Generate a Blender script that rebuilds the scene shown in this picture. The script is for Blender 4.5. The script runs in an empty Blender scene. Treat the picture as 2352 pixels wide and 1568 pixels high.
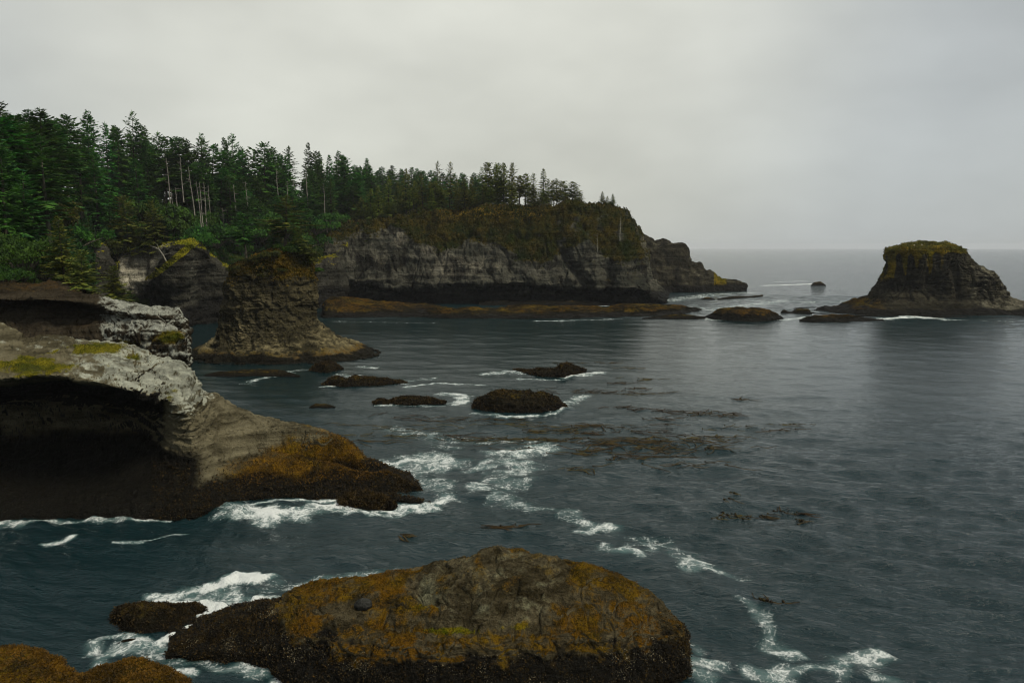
import bpy, math, random
import numpy as np
from math import radians, sin, cos, pi

# ------------------------------------------------------------------ camera, world, sun, exposure
sc = bpy.context.scene
C = sc.collection
CAMH, W, HZ, CX, CY, F = 25.0, 2352.0, 568.0, 1176.0, 784.0, 1699.0
PITCH = math.atan((CY - HZ) / F)
cd = bpy.data.cameras.new('camera'); cam = bpy.data.objects.new('camera', cd); C.objects.link(cam)
cd.sensor_width = 36.0; cd.lens = 36.0 * F / W; cd.clip_start = 0.5; cd.clip_end = 60000
cam.location = (0, 0, CAMH); cam.rotation_euler = (pi / 2 - PITCH, 0, 0)
sc.camera = cam
SUN_EL, SUN_AZ = radians(48), radians(122)          # azimuth measured from +Y (view) towards +X
SD = np.array([sin(SUN_AZ) * cos(SUN_EL), cos(SUN_AZ) * cos(SUN_EL), sin(SUN_EL)])
world = bpy.data.worlds.new('World'); sc.world = world; world.use_nodes = True
wt = world.node_tree; wt.nodes.clear()
def wn(t, **k):
    n = wt.nodes.new(t)
    for a, b in k.items(): setattr(n, a, b)
    return n
def wl(a, b): wt.links.new(a, b)
tc = wn('ShaderNodeTexCoord')
sky = wn('ShaderNodeTexSky', sky_type='NISHITA', sun_disc=False)
sky.sun_elevation = SUN_EL; sky.sun_rotation = SUN_AZ; sky.dust_density = 3.0
skym = wn('ShaderNodeMix', data_type='RGBA', blend_type='MULTIPLY'); skym.inputs[0].default_value = 1
wl(sky.outputs[0], skym.inputs[6]); skym.inputs[7].default_value = (.07, .07, .07, 1)
dot = wn('ShaderNodeVectorMath', operation='DOT_PRODUCT'); dot.inputs[1].default_value = (-.119, .940, .320)     # a thin, bright place in the cloud
wl(tc.outputs['Generated'], dot.inputs[0])
mr = wn('ShaderNodeMapRange', interpolation_type='SMOOTHERSTEP')          # glow through the thin cloud
mr.inputs[1].default_value = .78; mr.inputs[2].default_value = 1.0; mr.inputs[3].default_value = 0; mr.inputs[4].default_value = 1
wl(dot.outputs['Value'], mr.inputs[0])
sx = wn('ShaderNodeSeparateXYZ'); wl(tc.outputs['Generated'], sx.inputs[0])
el = wn('ShaderNodeMapRange'); el.inputs[1].default_value = 0; el.inputs[2].default_value = 1; el.inputs[3].default_value = 0; el.inputs[4].default_value = 1; wl(sx.outputs[2], el.inputs[0])
base = wn('ShaderNodeMix', data_type='RGBA'); wl(el.outputs[0], base.inputs[0]); base.inputs[6].default_value = (.45, .48, .48, 1); base.inputs[7].default_value = (.60, .62, .62, 1)
gl = wn('ShaderNodeMix', data_type='RGBA', blend_type='ADD'); wl(mr.outputs[0], gl.inputs[0]); wl(base.outputs[2], gl.inputs[6]); gl.inputs[7].default_value = (.15, .128, .060, 1)
mp = wn('ShaderNodeMapping'); mp.inputs['Scale'].default_value = (1.0, 1.0, 2.2)
wl(tc.outputs['Generated'], mp.inputs[0])
cn = wn('ShaderNodeTexNoise'); cn.inputs['Scale'].default_value = 2.3; cn.inputs['Detail'].default_value = 4; cn.inputs['Roughness'].default_value = .5
wl(mp.outputs[0], cn.inputs['Vector'])
cr = wn('ShaderNodeMapRange'); cr.inputs[1].default_value = .3; cr.inputs[2].default_value = .7; cr.inputs[3].default_value = .80; cr.inputs[4].default_value = 1.14
wl(cn.outputs['Fac'], cr.inputs[0])
cm = wn('ShaderNodeVectorMath', operation='SCALE'); wl(gl.outputs[2], cm.inputs[0]); wl(cr.outputs[0], cm.inputs['Scale'])
mx = wn('ShaderNodeMix', data_type='RGBA'); mx.inputs[0].default_value = .90     # a thick cloud layer in front of the clear sky
wl(skym.outputs[2], mx.inputs[6]); wl(cm.outputs[0], mx.inputs[7])
bg = wn('ShaderNodeBackground'); bg.inputs[1].default_value = 1.0
wl(mx.outputs[2], bg.inputs[0])
wo = wn('ShaderNodeOutputWorld'); wl(bg.outputs[0], wo.inputs[0])

sd = bpy.data.lights.new('sun', 'SUN'); so = bpy.data.objects.new('sun', sd); C.objects.link(so)
sd.energy = 2.2; sd.angle = radians(13); sd.color = (1.0, .92, .76)
so.rotation_euler = (pi / 2 - SUN_EL, 0, pi - SUN_AZ)
so.location = (0, 0, 200)
sc.view_settings.view_transform = 'Standard'; sc.view_settings.look = 'None'
sc.view_settings.exposure = 0.18; sc.view_settings.gamma = 1.0
sc.render.engine = 'CYCLES'
sc.cycles.max_bounces = 5; sc.cycles.diffuse_bounces = 2; sc.cycles.glossy_bounces = 2
sc.cycles.transmission_bounces = 2; sc.cycles.volume_bounces = 0; sc.cycles.transparent_max_bounces = 4
sc.cycles.filter_width = 1.1
sc.cycles.caustics_reflective = False; sc.cycles.caustics_refractive = False

# ------------------------------------------------------------------ measuring: picture points to places
def ray(x, y):
    a, b = (x - CX) / F, (CY - y) / F
    return np.array([a, cos(PITCH) + b * sin(PITCH), -sin(PITCH) + b * cos(PITCH)])
def Z(x, y, z=0.0):
    r = ray(x, y); return np.array([0, 0, CAMH]) + r * ((z - CAMH) / r[2])
def D(x, y, d):
    r = ray(x, y); return np.array([0, 0, CAMH]) + r * (d / r[1])
def G(x, d, z):                                     # picture column x at ground distance d and height z
    yy = d; zz = z - CAMH
    fwd = yy * cos(PITCH) - zz * sin(PITCH)
    return np.array([(x - CX) / F * fwd, d, z])
def zoomed(x0, y0, s):                              # from an enlarged crop to picture units
    return lambda x, y: ((x0 + x / s) * .9408, (y0 + y / s) * .9408)
z1 = zoomed(0, 230, 3.92); z2 = zoomed(400, 300, 3.92); z3 = zoomed(760, 380, 3.92); z4 = zoomed(1200, 380, 3.618)

# ------------------------------------------------------------------ noise
rng = np.random.default_rng(7)
_g = rng.normal(size=(512, 3)); _g /= np.linalg.norm(_g, axis=1)[:, None]
_pt = rng.permutation(512)
def pn(p):
    p = np.asarray(p, float); i = np.floor(p).astype(np.int64); f = p - i
    u = f * f * f * (f * (f * 6 - 15) + 10); r = np.zeros(len(p))
    for dx in (0, 1):
        for dy in (0, 1):
            for dz in (0, 1):
                h = _pt[(_pt[(_pt[(i[:, 0] + dx) & 511] + i[:, 1] + dy) & 511] + i[:, 2] + dz) & 511]
                g = _g[h]
                d = g[:, 0] * (f[:, 0] - dx) + g[:, 1] * (f[:, 1] - dy) + g[:, 2] * (f[:, 2] - dz)
                w = (u[:, 0] if dx else 1 - u[:, 0]) * (u[:, 1] if dy else 1 - u[:, 1]) * (u[:, 2] if dz else 1 - u[:, 2])
                r += d * w
    return r * 1.6
def fbm(p, o=4, gain=.5, ridged=False):
    a, s, t = 1.0, 0.0, 0.0; p = np.array(p, float)
    for k in range(o):
        n = pn(p + 17.3 * k); n = (1 - 2 * np.abs(n)) if ridged else n
        s = s + a * n; t += a; a *= gain; p = p * 2.03
    return s / t
def sstep(a, b, x):
    t = np.clip((x - a) / (b - a), 0, 1); return t * t * (3 - 2 * t)

# ------------------------------------------------------------------ surfaces through control points
def hermite(P, t_new, t):
    """monotone cubic through P (n, ...) at knots t, sampled at t_new"""
    P = np.asarray(P, float); n = len(P); h = np.diff(t); sh = (-1,) + (1,) * (P.ndim - 1)
    dl = np.diff(P, axis=0) / h.reshape(sh)
    m = np.zeros_like(P)
    if n > 2:
        a, b = dl[:-1], dl[1:]; ok = a * b > 0
        den = np.where(ok, a + b, 1); m[1:-1] = np.where(ok, 2 * a * b / den, 0)
    m[0] = dl[0]; m[-1] = dl[-1]
    k = np.clip(np.searchsorted(t, t_new, 'right') - 1, 0, n - 2)
    hh = h[k]; s = ((t_new - t[k]) / hh).reshape(sh); hh = hh.reshape(sh)
    return ((2 * s**3 - 3 * s**2 + 1) * P[k] + (s**3 - 2 * s**2 + s) * hh * m[k]
            + (-2 * s**3 + 3 * s**2) * P[k + 1] + (s**3 - s**2) * hh * m[k + 1])
def surface(sections, nu, nv, vk=None, uniform_v=False):
    S = np.asarray(sections, float)
    if uniform_v: tv = np.linspace(0, 1, S.shape[1])
    else:
        dv = np.linalg.norm(np.diff(S, axis=1), axis=2).mean(0) + 1e-3; tv = np.concatenate([[0], np.cumsum(dv)]); tv /= tv[-1]
    A = hermite(np.swapaxes(S, 0, 1), np.linspace(0, 1, nv), tv)          # nv, S, 3
    A = np.swapaxes(A, 0, 1)
    du = np.linalg.norm(np.diff(S, axis=0), axis=2).mean(1) + 1e-3; tu = np.concatenate([[0], np.cumsum(du)]); tu /= tu[-1]
    return hermite(A, np.linspace(0, 1, nu), tu)
def normals(V, out):
    du = np.gradient(V, axis=0); dv = np.gradient(V, axis=1)
    n = np.cross(du, dv); n /= np.linalg.norm(n, axis=2)[..., None] + 1e-9
    return n * out

def new_mesh(name, V, Fc, mat, smooth=True):
    V = np.asarray(V, np.float32).reshape(-1, 3); Fc = np.asarray(Fc, np.int32)
    me = bpy.data.meshes.new(name); k = Fc.shape[1]
    me.vertices.add(len(V)); me.vertices.foreach_set('co', V.ravel())
    me.loops.add(Fc.size); me.loops.foreach_set('vertex_index', Fc.ravel())
    me.polygons.add(len(Fc)); me.polygons.foreach_set('loop_start', np.arange(0, Fc.size, k, dtype=np.int32))
    me.polygons.foreach_set('use_smooth', np.full(len(Fc), smooth))
    me.update(calc_edges=True); me.validate()
    if mat: me.materials.append(mat)
    return me
def link(name, me, parent=None, loc=None):
    o = bpy.data.objects.new(name, me); C.objects.link(o)
    if parent: o.parent = parent
    if loc is not None: o.location = loc
    return o
def empty(name, loc=(0, 0, 0), rz=0, s=1):
    o = bpy.data.objects.new(name, None); C.objects.link(o); o.location = loc
    o.rotation_euler = (0, 0, rz); o.scale = (s, s, s); o.empty_display_size = .3; return o
def tag(o, label=None, cat=None, group=None, kind=None):
    if label: o['label'] = label
    if cat: o['category'] = cat
    if group: o['group'] = group
    if kind: o['kind'] = kind
    return o
def grid_faces(nu, nv, wrap=False):
    i = np.arange(nu if wrap else nu - 1)[:, None]; j = np.arange(nv - 1)[None]
    a = i * nv + j; b = ((i + 1) % nu) * nv + j
    return np.stack([a, b, b + 1, a + 1], -1).reshape(-1, 4)
def paint(me, m):
    ca = me.color_attributes.new('mask', 'FLOAT_COLOR', 'POINT')
    ca.data.foreach_set('color', np.asarray(m, np.float32).ravel())
def rock_from_grid(name, V, mat, disp, mask, out=1, wrap=False):
    nu, nv = V.shape[:2]
    Vp = np.concatenate([V[-1:], V, V[:1]]) if wrap else V
    N = normals(Vp, out); N = N[1:-1] if wrap else N
    P = V.reshape(-1, 3); Nf = N.reshape(-1, 3)
    P2 = P + disp(P, Nf)
    V2 = P2.reshape(nu, nv, 3)
    Vp = np.concatenate([V2[-1:], V2, V2[:1]]) if wrap else V2
    N2 = normals(Vp, out); N2 = (N2[1:-1] if wrap else N2).reshape(-1, 3)
    fc = grid_faces(nu, nv, wrap)
    if out < 0: fc = fc[:, ::-1]
    me = new_mesh(name, P2, fc, mat)
    paint(me, mask(P2, N2))
    o = link(name, me)
    return o, P2, N2, V2
def disp_rock(amp=.5, scale=.25, strata=.0, sfreq=1.0, ridge=.3, oct=5, seed=0., lump=0., lscale=.1):
    def f(P, N):
        q = P * scale + seed
        d = amp * fbm(q, oct, .52) + amp * ridge * (fbm(q * 1.7 + 9, oct, .5, True) - .3)
        if lump: d = d + lump * fbm(P * lscale + seed + 3, 2)
        r = N * d[:, None]
        if strata:
            w = P[:, 2] * sfreq + .6 * fbm(P * .08 + seed, 3)
            s = pn(np.stack([P[:, 0] * .03 + seed, P[:, 1] * .03, w], 1)) + .5 * pn(np.stack([P[:, 0] * .08, P[:, 1] * .08 + seed, w * 2.6], 1))
            hz = N.copy(); hz[:, 2] = 0
            r = r + hz * (strata * s)[:, None]
        return r
    return f

def cracks(P, scale, stretch=(1, 1, 1), seed=0.):
    q = P * scale * np.array(stretch) + seed; q = q + .35 * np.stack([pn(q * 1.7 + 3), pn(q * 1.7 + 11), pn(q * 1.7 + 23)], 1)
    a = sstep(.90, .985, 1 - np.abs(pn(q)) * 1.2); b = sstep(.90, .985, 1 - np.abs(pn(q * 2.3 + 5)) * 1.2)
    return np.maximum(a, .6 * b)
def beds(P, freq, dip, seed=0.):
    w = (P[:, 2] + dip[0] * P[:, 0] + dip[1] * P[:, 1] + .35 * fbm(P * .22 + seed, 3)) * freq; f = w - np.floor(w)
    return sstep(.0, .75, f) - sstep(.86, 1.0, f) - .5
# ------------------------------------------------------------------ materials
class NT:
    def __init__(s, name):
        s.m = bpy.data.materials.new(name); s.m.use_nodes = True; s.t = s.m.node_tree; s.t.nodes.clear()
    def n(s, t, **k):
        x = s.t.nodes.new(t)
        for a, b in k.items(): setattr(x, a, b)
        return x
    def set(s, sock, v):
        if hasattr(v, 'is_linked') or isinstance(v, bpy.types.NodeSocket): s.t.links.new(v, sock)
        elif isinstance(v, (tuple, list)) and len(v) == 3 and sock.type == 'RGBA': sock.default_value = (*v, 1)
        else: sock.default_value = v
    def pos(s, scale=(1, 1, 1)):
        g = s.n('ShaderNodeNewGeometry'); return s.scale(g.outputs['Position'], scale)
    def scale(s, v, sc_):
        m = s.n('ShaderNodeVectorMath', operation='MULTIPLY'); s.set(m.inputs[0], v); m.inputs[1].default_value = sc_; return m.outputs[0]
    def noise(s, v, scale, detail=4, rough=.55, dist=0.):
        x = s.n('ShaderNodeTexNoise'); s.set(x.inputs['Vector'], v); x.inputs['Scale'].default_value = scale
        x.inputs['Detail'].default_value = detail; x.inputs['Roughness'].default_value = rough; x.inputs['Distortion'].default_value = dist
        return x.outputs['Fac']
    def voro(s, v, scale, feature='F1', out='Distance', rand=1.):
        x = s.n('ShaderNodeTexVoronoi', feature=feature); s.set(x.inputs['Vector'], v); x.inputs['Scale'].default_value = scale
        x.inputs['Randomness'].default_value = rand; return x.outputs[out]
    def mr(s, v, a, b, c=0., d=1., smooth=True):
        x = s.n('ShaderNodeMapRange', interpolation_type='SMOOTHSTEP' if smooth else 'LINEAR'); s.set(x.inputs[0], v)
        for i, q in zip((1, 2, 3, 4), (a, b, c, d)): s.set(x.inputs[i], q)
        return x.outputs[0]
    def math(s, op, a, b=0., c=0.):
        x = s.n('ShaderNodeMath', operation=op); s.set(x.inputs[0], a); s.set(x.inputs[1], b); s.set(x.inputs[2], c); return x.outputs[0]
    def mix(s, f, a, b, bt='MIX'):
        x = s.n('ShaderNodeMix', data_type='RGBA', blend_type=bt); s.set(x.inputs[0], f); s.set(x.inputs[6], a); s.set(x.inputs[7], b); return x.outputs[2]
    def bump(s, h, strength=1., dist=.1, nrm=None):
        x = s.n('ShaderNodeBump'); s.set(x.inputs['Height'], h); x.inputs['Strength'].default_value = strength; x.inputs['Distance'].default_value = dist
        if nrm is not None: s.set(x.inputs['Normal'], nrm)
        return x.outputs[0]
    def attr(s, name):
        a = s.n('ShaderNodeAttribute', attribute_name=name); sp = s.n('ShaderNodeSeparateColor'); s.t.links.new(a.outputs['Color'], sp.inputs[0])
        return sp.outputs[0], sp.outputs[1], sp.outputs[2], a.outputs['Alpha']
    def principled(s, color, rough=.8, nrm=None, spec=.3, **k):
        p = s.n('ShaderNodeBsdfPrincipled'); s.set(p.inputs['Base Color'], color); s.set(p.inputs['Roughness'], rough)
        s.set(p.inputs['Specular IOR Level'], spec)
        if nrm is not None: s.set(p.inputs['Normal'], nrm)
        for a, b in k.items(): s.set(p.inputs[a], b)
        return p.outputs[0]
    def out(s, sh):
        o = s.n('ShaderNodeOutputMaterial'); s.t.links.new(sh, o.inputs[0]); return s.m

def rock_material(name, fine=1.0, dark=(.030, .027, .018), mid=(.085, .078, .056), pale=(.40, .41, .36),
                  moss=(.075, .085, .010), moss2=(.15, .12, .012), weed=(.115, .062, .008), weed2=(.030, .018, .005), wet=(.006, .0055, .004),  # wet: dark tidal colour, also used for painted shade
                  bump=.5, streak=0., speck=0., jitk=1.5, spec=.03, cavk=.75):
    """mask: r moss and grass, g pale lichen and bare stone, b ochre rockweed, a dark tone: tidal growth, plus shade painted under overhangs"""
    t = NT(name); p = t.pos()
    mr_, mg, mb, ma = t.attr('mask')
    n1 = t.noise(p, .9 * fine, 6, .62); n2 = t.noise(p, 4.5 * fine, 5, .6); n3 = t.noise(p, 16 * fine, 3, .6)
    st = t.noise(t.scale(p, (.12, .12, 1.6)), 1.6 * fine, 5, .6)
    base = t.mix(t.mr(t.math('ADD', t.math('MULTIPLY', st, .6), t.math('MULTIPLY', n1, .4)), .38, .62), dark, mid)
    if streak:
        sk = t.noise(t.scale(p, (1, 1, .06)), 1.1 * fine, 5, .65)
        base = t.mix(t.math('MULTIPLY', t.mr(sk, .5, .66), streak), base, (.014, .013, .010))
    jit = t.math('MULTIPLY', t.math('SUBTRACT', t.math('ADD', t.math('MULTIPLY', n1, .6), t.math('MULTIPLY', n2, .4)), .5), jitk)
    pl = t.mr(t.math('ADD', mg, jit), .38, .72)
    pc = t.mix(t.mr(t.math('ADD', t.math('MULTIPLY', n1, .6), t.math('MULTIPLY', st, .4)), .40, .60), tuple(.40 * c for c in pale), pale)
    col = t.mix(pl, base, pc)
    if streak: col = t.mix(t.math('MULTIPLY', t.mr(sk, .47, .64), streak * .8), col, (.020, .019, .015))
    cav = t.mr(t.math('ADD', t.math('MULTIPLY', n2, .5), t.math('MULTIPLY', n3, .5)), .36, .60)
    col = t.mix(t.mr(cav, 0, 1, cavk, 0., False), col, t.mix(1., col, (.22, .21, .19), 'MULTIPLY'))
    mo = t.mr(t.math('ADD', mr_, jit), .42, .62)
    mc = t.mix(t.mr(n1, .35, .65), moss, moss2); mc = t.mix(t.mr(n3, .35, .6), t.mix(1., mc, (.3, .3, .3), 'MULTIPLY'), mc)
    col = t.mix(mo, col, mc)
    we = t.mr(t.math('ADD', mb, jit), .28, .80)
    wc = t.mix(t.mr(t.math('ADD', t.math('MULTIPLY', n3, .35), t.math('ADD', t.math('MULTIPLY', n2, .3), t.math('MULTIPLY', n1, .35))), .42, .60), weed2, weed)
    wc = t.mix(t.mr(t.noise(p, .35 * fine, 4, .6), .40, .62), wc, t.mix(1., wc, (1.05, 1.28, 1.2), 'MULTIPLY'))
    col = t.mix(we, col, wc)
    wet_shade_f = t.mr(t.math('ADD', ma, t.math('MULTIPLY', jit, .7)), .26, .74)
    wet_shade_c = t.mix(t.mr(n3, .52, .70), wet, tuple(3.2 * c for c in wet))
    if speck:
        vc = t.voro(p, 7.5 * fine); wet_shade_c = t.mix(t.math('MULTIPLY', t.math('MULTIPLY', t.mr(vc, .20, .10), t.mr(n1, .5, .64)), speck), wet_shade_c, (.22, .20, .13))
    col = t.mix(wet_shade_f, col, wet_shade_c)
    h = t.math('ADD', t.math('ADD', t.math('MULTIPLY', n1, .9), t.math('MULTIPLY', n2, .34)), t.math('ADD', t.math('MULTIPLY', n3, .13), t.math('MULTIPLY', st, .6)))
    nr = t.bump(h, bump, .55 / fine)
    rough = t.mr(wet_shade_f, 0, 1, .92, .55, False)
    return t.out(t.principled(col, rough, nr, t.math('MULTIPLY', wet_shade_f, spec)))

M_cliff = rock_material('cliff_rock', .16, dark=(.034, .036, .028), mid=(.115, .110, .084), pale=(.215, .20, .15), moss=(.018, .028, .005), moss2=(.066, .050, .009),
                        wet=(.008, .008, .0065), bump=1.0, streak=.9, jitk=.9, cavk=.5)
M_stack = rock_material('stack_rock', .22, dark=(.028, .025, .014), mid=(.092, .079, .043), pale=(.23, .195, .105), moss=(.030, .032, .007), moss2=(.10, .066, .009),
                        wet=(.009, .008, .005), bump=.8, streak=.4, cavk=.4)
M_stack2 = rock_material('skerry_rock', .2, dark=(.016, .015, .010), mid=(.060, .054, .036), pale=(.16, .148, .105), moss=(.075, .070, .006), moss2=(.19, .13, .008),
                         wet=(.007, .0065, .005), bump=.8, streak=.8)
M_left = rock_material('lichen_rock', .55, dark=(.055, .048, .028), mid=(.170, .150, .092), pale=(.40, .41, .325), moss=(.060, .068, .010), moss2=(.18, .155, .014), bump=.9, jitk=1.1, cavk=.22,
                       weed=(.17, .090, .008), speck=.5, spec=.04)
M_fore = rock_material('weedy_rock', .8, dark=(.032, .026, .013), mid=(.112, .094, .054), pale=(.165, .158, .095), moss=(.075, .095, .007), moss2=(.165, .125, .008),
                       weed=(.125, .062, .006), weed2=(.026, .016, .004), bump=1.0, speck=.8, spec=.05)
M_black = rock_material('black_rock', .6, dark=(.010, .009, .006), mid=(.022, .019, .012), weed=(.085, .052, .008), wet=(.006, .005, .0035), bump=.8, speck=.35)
M_soil = rock_material('forest_floor', .2, dark=(.010, .012, .006), mid=(.020, .024, .010), moss=(.020, .036, .008), moss2=(.035, .050, .010), bump=.6)

def leaf_material(name, c1, c2, nscale=.6, trans=.25, rnd=.5):
    t = NT(name); tcn = t.n('ShaderNodeTexCoord'); oi = t.n('ShaderNodeObjectInfo')
    n = t.noise(tcn.outputs['Object'], nscale, 3, .6)
    c = t.mix(t.mr(n, .32, .68), c1, c2)
    hs = t.n('ShaderNodeHueSaturation'); t.set(hs.inputs['Color'], c)
    t.set(hs.inputs['Hue'], t.mr(oi.outputs['Random'], 0, 1, .5 - .035 * rnd, .5 + .045 * rnd, False))
    t.set(hs.inputs['Value'], t.mr(oi.outputs['Random'], 0, 1, 1 - rnd * .5, 1 + rnd * .6, False))
    d = t.principled(hs.outputs[0], .7, None, .15)
    tr = t.n('ShaderNodeBsdfTranslucent'); t.set(tr.inputs[0], hs.outputs[0])
    m = t.n('ShaderNodeMixShader'); m.inputs[0].default_value = trans; t.t.links.new(d, m.inputs[1]); t.t.links.new(tr.outputs[0], m.inputs[2])
    return t.out(m.outputs[0])
M_needle = leaf_material('spruce_needles', (.014, .056, .013), (.085, .185, .024), .5, .25, .75)
M_needle_lit = leaf_material('lit_needles', (.034, .074, .015), (.24, .255, .040), .5, .3)  # lighter copy of the spruce needles, sunlight painted into the colour
M_leaf = leaf_material('shrub_leaves', (.014, .048, .009), (.062, .140, .016), .7, .3, .55)
M_under = leaf_material('undergrowth_leaves', (.008, .030, .008), (.026, .075, .014), .12, .25, 0)
M_olive = leaf_material('olive_leaves', (.020, .030, .006), (.075, .075, .012), .9, .3, .35)
def bark_material(name, a, b):
    t = NT(name); tcn = t.n('ShaderNodeTexCoord'); n = t.noise(t.scale(tcn.outputs['Object'], (1, 1, .15)), 5, 4, .6)
    c = t.mix(t.mr(n, .35, .65), a, b); return t.out(t.principled(c, .9, t.bump(n, .6, .05), .1))
M_bark = bark_material('bark', (.040, .036, .026), (.115, .105, .080))
M_snag = bark_material('bleached_wood', (.10, .095, .078), (.27, .255, .21))

# ------------------------------------------------------------------ water
FOAM = [  # picture polyline, width in metres, strength
    ([(520, 1172), (570, 1182), (640, 1186), (705, 1180)], 2.1, 1.15), ([(560, 1176), (650, 1182)], 1.3, 1.5), ([(715, 1168), (790, 1172), (880, 1180), (950, 1172), (1000, 1160), (1028, 1146)], 1.3, 1.1),
    ([(735, 1165), (790, 1160), (810, 1150)], 1.0, 1.5), ([(880, 1172), (940, 1165), (985, 1160)], 1.0, 1.4), ([(800, 1180), (890, 1184)], .8, 1.4),
    ([(505, 1168), (640, 1155), (780, 1152), (985, 1160)], .45, 1.0),
    ([(868, 1070), (930, 1062), (1000, 1052), (1015, 1065)], 3.4, .88), ([(900, 1085), (960, 1078)], 3.0, .70), ([(880, 1064), (950, 1058)], 1.4, 1.2), ([(930, 1100), (1010, 1110), (1020, 1135)], 2.6, .62),
    ([(1150, 1040), (1200, 1036), (1240, 1032)], 2.8, .95), ([(1170, 1060), (1210, 1070), (1180, 1085)], 2.4, .85), ([(1100, 1072), (1135, 1060)], 1.6, .85), ([(1105, 1120), (1160, 1145), (1130, 1135)], 1.8, .85), ([(1130, 1100), (1200, 1110)], 2.6, .62),
    ([(1125, 1140), (1200, 1165), (1290, 1172), (1345, 1205), (1395, 1215)], 1.2, .76), ([(1340, 1222), (1395, 1210)], .9, 1.1), ([(1140, 1090), (1180, 1150)], 2.4, .6),
    ([(1385, 1262), (1440, 1275), (1520, 1250)], 1.5, .78), ([(1430, 1272), (1462, 1278)], .9, 1.25), ([(1440, 1228), (1530, 1240)], 1.2, .62), ([(1520, 1255), (1600, 1292), (1680, 1318)], 1.5, .74), ([(1580, 1285), (1660, 1312)], .7, .95),
    ([(900, 985), (1010, 1005), (1130, 1012), (1250, 1020)], 3.0, .60), ([(980, 1020), (1050, 1030)], 2.0, .6),
    ([(360, 1368), (440, 1352), (520, 1344), (590, 1322)], 1.0, 1.0), ([(500, 1345), (560, 1330), (597, 1325)], .9, 1.9), ([(360, 1378), (430, 1382), (485, 1395)], .55, 1.4), ([(480, 1392), (498, 1425), (540, 1412), (590, 1392)], 1.1, 1.9),
    ([(540, 1360), (580, 1385), (560, 1400)], 1.0, .95), ([(440, 1365), (540, 1375)], 1.2, .8), ([(600, 1370), (650, 1385), (690, 1378)], .7, 1.4), ([(620, 1350), (700, 1345), (800, 1325), (880, 1318)], 1.4, .72),
    ([(195, 1500), (215, 1475), (280, 1462), (330, 1478)], .55, 1.15), ([(225, 1505), (270, 1490), (340, 1486), (420, 1502)], .8, .95), ([(215, 1490), (240, 1530)], .8, .8), ([(330, 1500), (400, 1525), (380, 1545)], 1.0, .72), ([(360, 1478), (400, 1464), (450, 1447), (492, 1430)], .45, 1.7),
    ([(420, 1520), (500, 1530), (640, 1545)], .9, .82), ([(560, 1545), (645, 1540)], .8, .9), ([(400, 1540), (440, 1552)], .5, 1.3), ([(640, 1565), (800, 1575), (900, 1570)], .6, .8),
    ([(1568, 1505), (1600, 1525), (1650, 1528)], 1.0, .95), ([(1575, 1545), (1620, 1560)], .8, .85), ([(1572, 1470), (1600, 1490)], .8, .65),
    ([(1755, 1555), (1830, 1540), (1900, 1535), (1960, 1518), (2015, 1512)], 1.2, .90), ([(1990, 1520), (2025, 1512)], .9, 1.1), ([(2000, 1545), (2060, 1568)], .8, .75), ([(1725, 1395), (1775, 1455), (1790, 1500)], 1.0, .66), ([(1775, 1490), (1830, 1495)], .6, .95),
    ([(1090, 948), (1180, 956), (1250, 952), (1302, 938)], 1.0, 1.05), ([(1298, 930), (1340, 910)], 1.8, .80), ([(1020, 903), (1060, 908), (1066, 920), (1040, 928)], 1.6, 1.05), ([(870, 930), (1010, 932)], .9, .85),
    ([(740, 888), (860, 880), (935, 882)], .9, .9), ([(930, 890), (1000, 880), (1110, 884)], 1.0, .95), ([(930, 876), (1000, 868)], 1.5, .72), ([(1115, 858), (1160, 853), (1200, 856)], 2.0, 1.1), ([(1290, 866), (1330, 862), (1372, 856)], 1.9, 1.15), ([(1190, 870), (1290, 872)], .9, .8),
    ([(560, 880), (680, 850), (720, 848)], 1.6, .75), ([(830, 842), (860, 845)], 1.5, .9), ([(780, 860), (830, 865)], 1.5, .75),
    ([(0, 1202), (130, 1197), (280, 1194), (340, 1192)], .6, .90), ([(250, 1194), (330, 1192), (400, 1186)], .5, .95), ([(112, 1244), (140, 1240), (162, 1236)], .6, 1.1), ([(265, 1252), (330, 1247), (380, 1232), (425, 1220)], .40, .98), ([(-100, 1206), (60, 1203)], .8, .7),
    ([(2025, 733), (2090, 728), (2160, 732)], 3.5, 1.15), ([(2160, 734), (2320, 738)], 1.8, .8), ([(1840, 738), (2030, 736)], 1.5, .7),
    ([(1760, 656), (1820, 654), (1872, 652)], 6, 1.15), ([(1780, 648), (1850, 645)], 5, .8), ([(1660, 662), (1715, 660)], 5, 1.0), ([(1520, 692), (1640, 676), (1720, 672)], 9, .72), ([(1540, 703), (1640, 712), (1800, 690)], 8, .68), ([(1560, 725), (1640, 735)], 4, .72), ([(1700, 690), (1900, 695), (2000, 690)], 7, .62), ([(1800, 735), (1850, 728)], 3, .8),
    ([(1230, 738), (1330, 736), (1420, 733)], 1.6, .9), ([(760, 738), (1000, 742)], 1.2, .7), ([(1320, 701), (1390, 702)], 2.5, 1.2),
]
EDGE = []   # waterline circles of small rocks added below (x, y, r)
def chop(X, Y):
    """how rough the sea is: ruffled close in, sheltered in the cove, a swell outside"""
    R = np.hypot(X, Y); n = np.clip(.5 + .9 * pn(np.stack([X * .016 + 5, Y * .022, 0 * X], 1)), 0, 1)
    return (.70 + .5 * n) * (1 - .70 * sstep(75, 150, R) * sstep(330, 230, R)) + .95 * sstep(270, 600, R)
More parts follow.
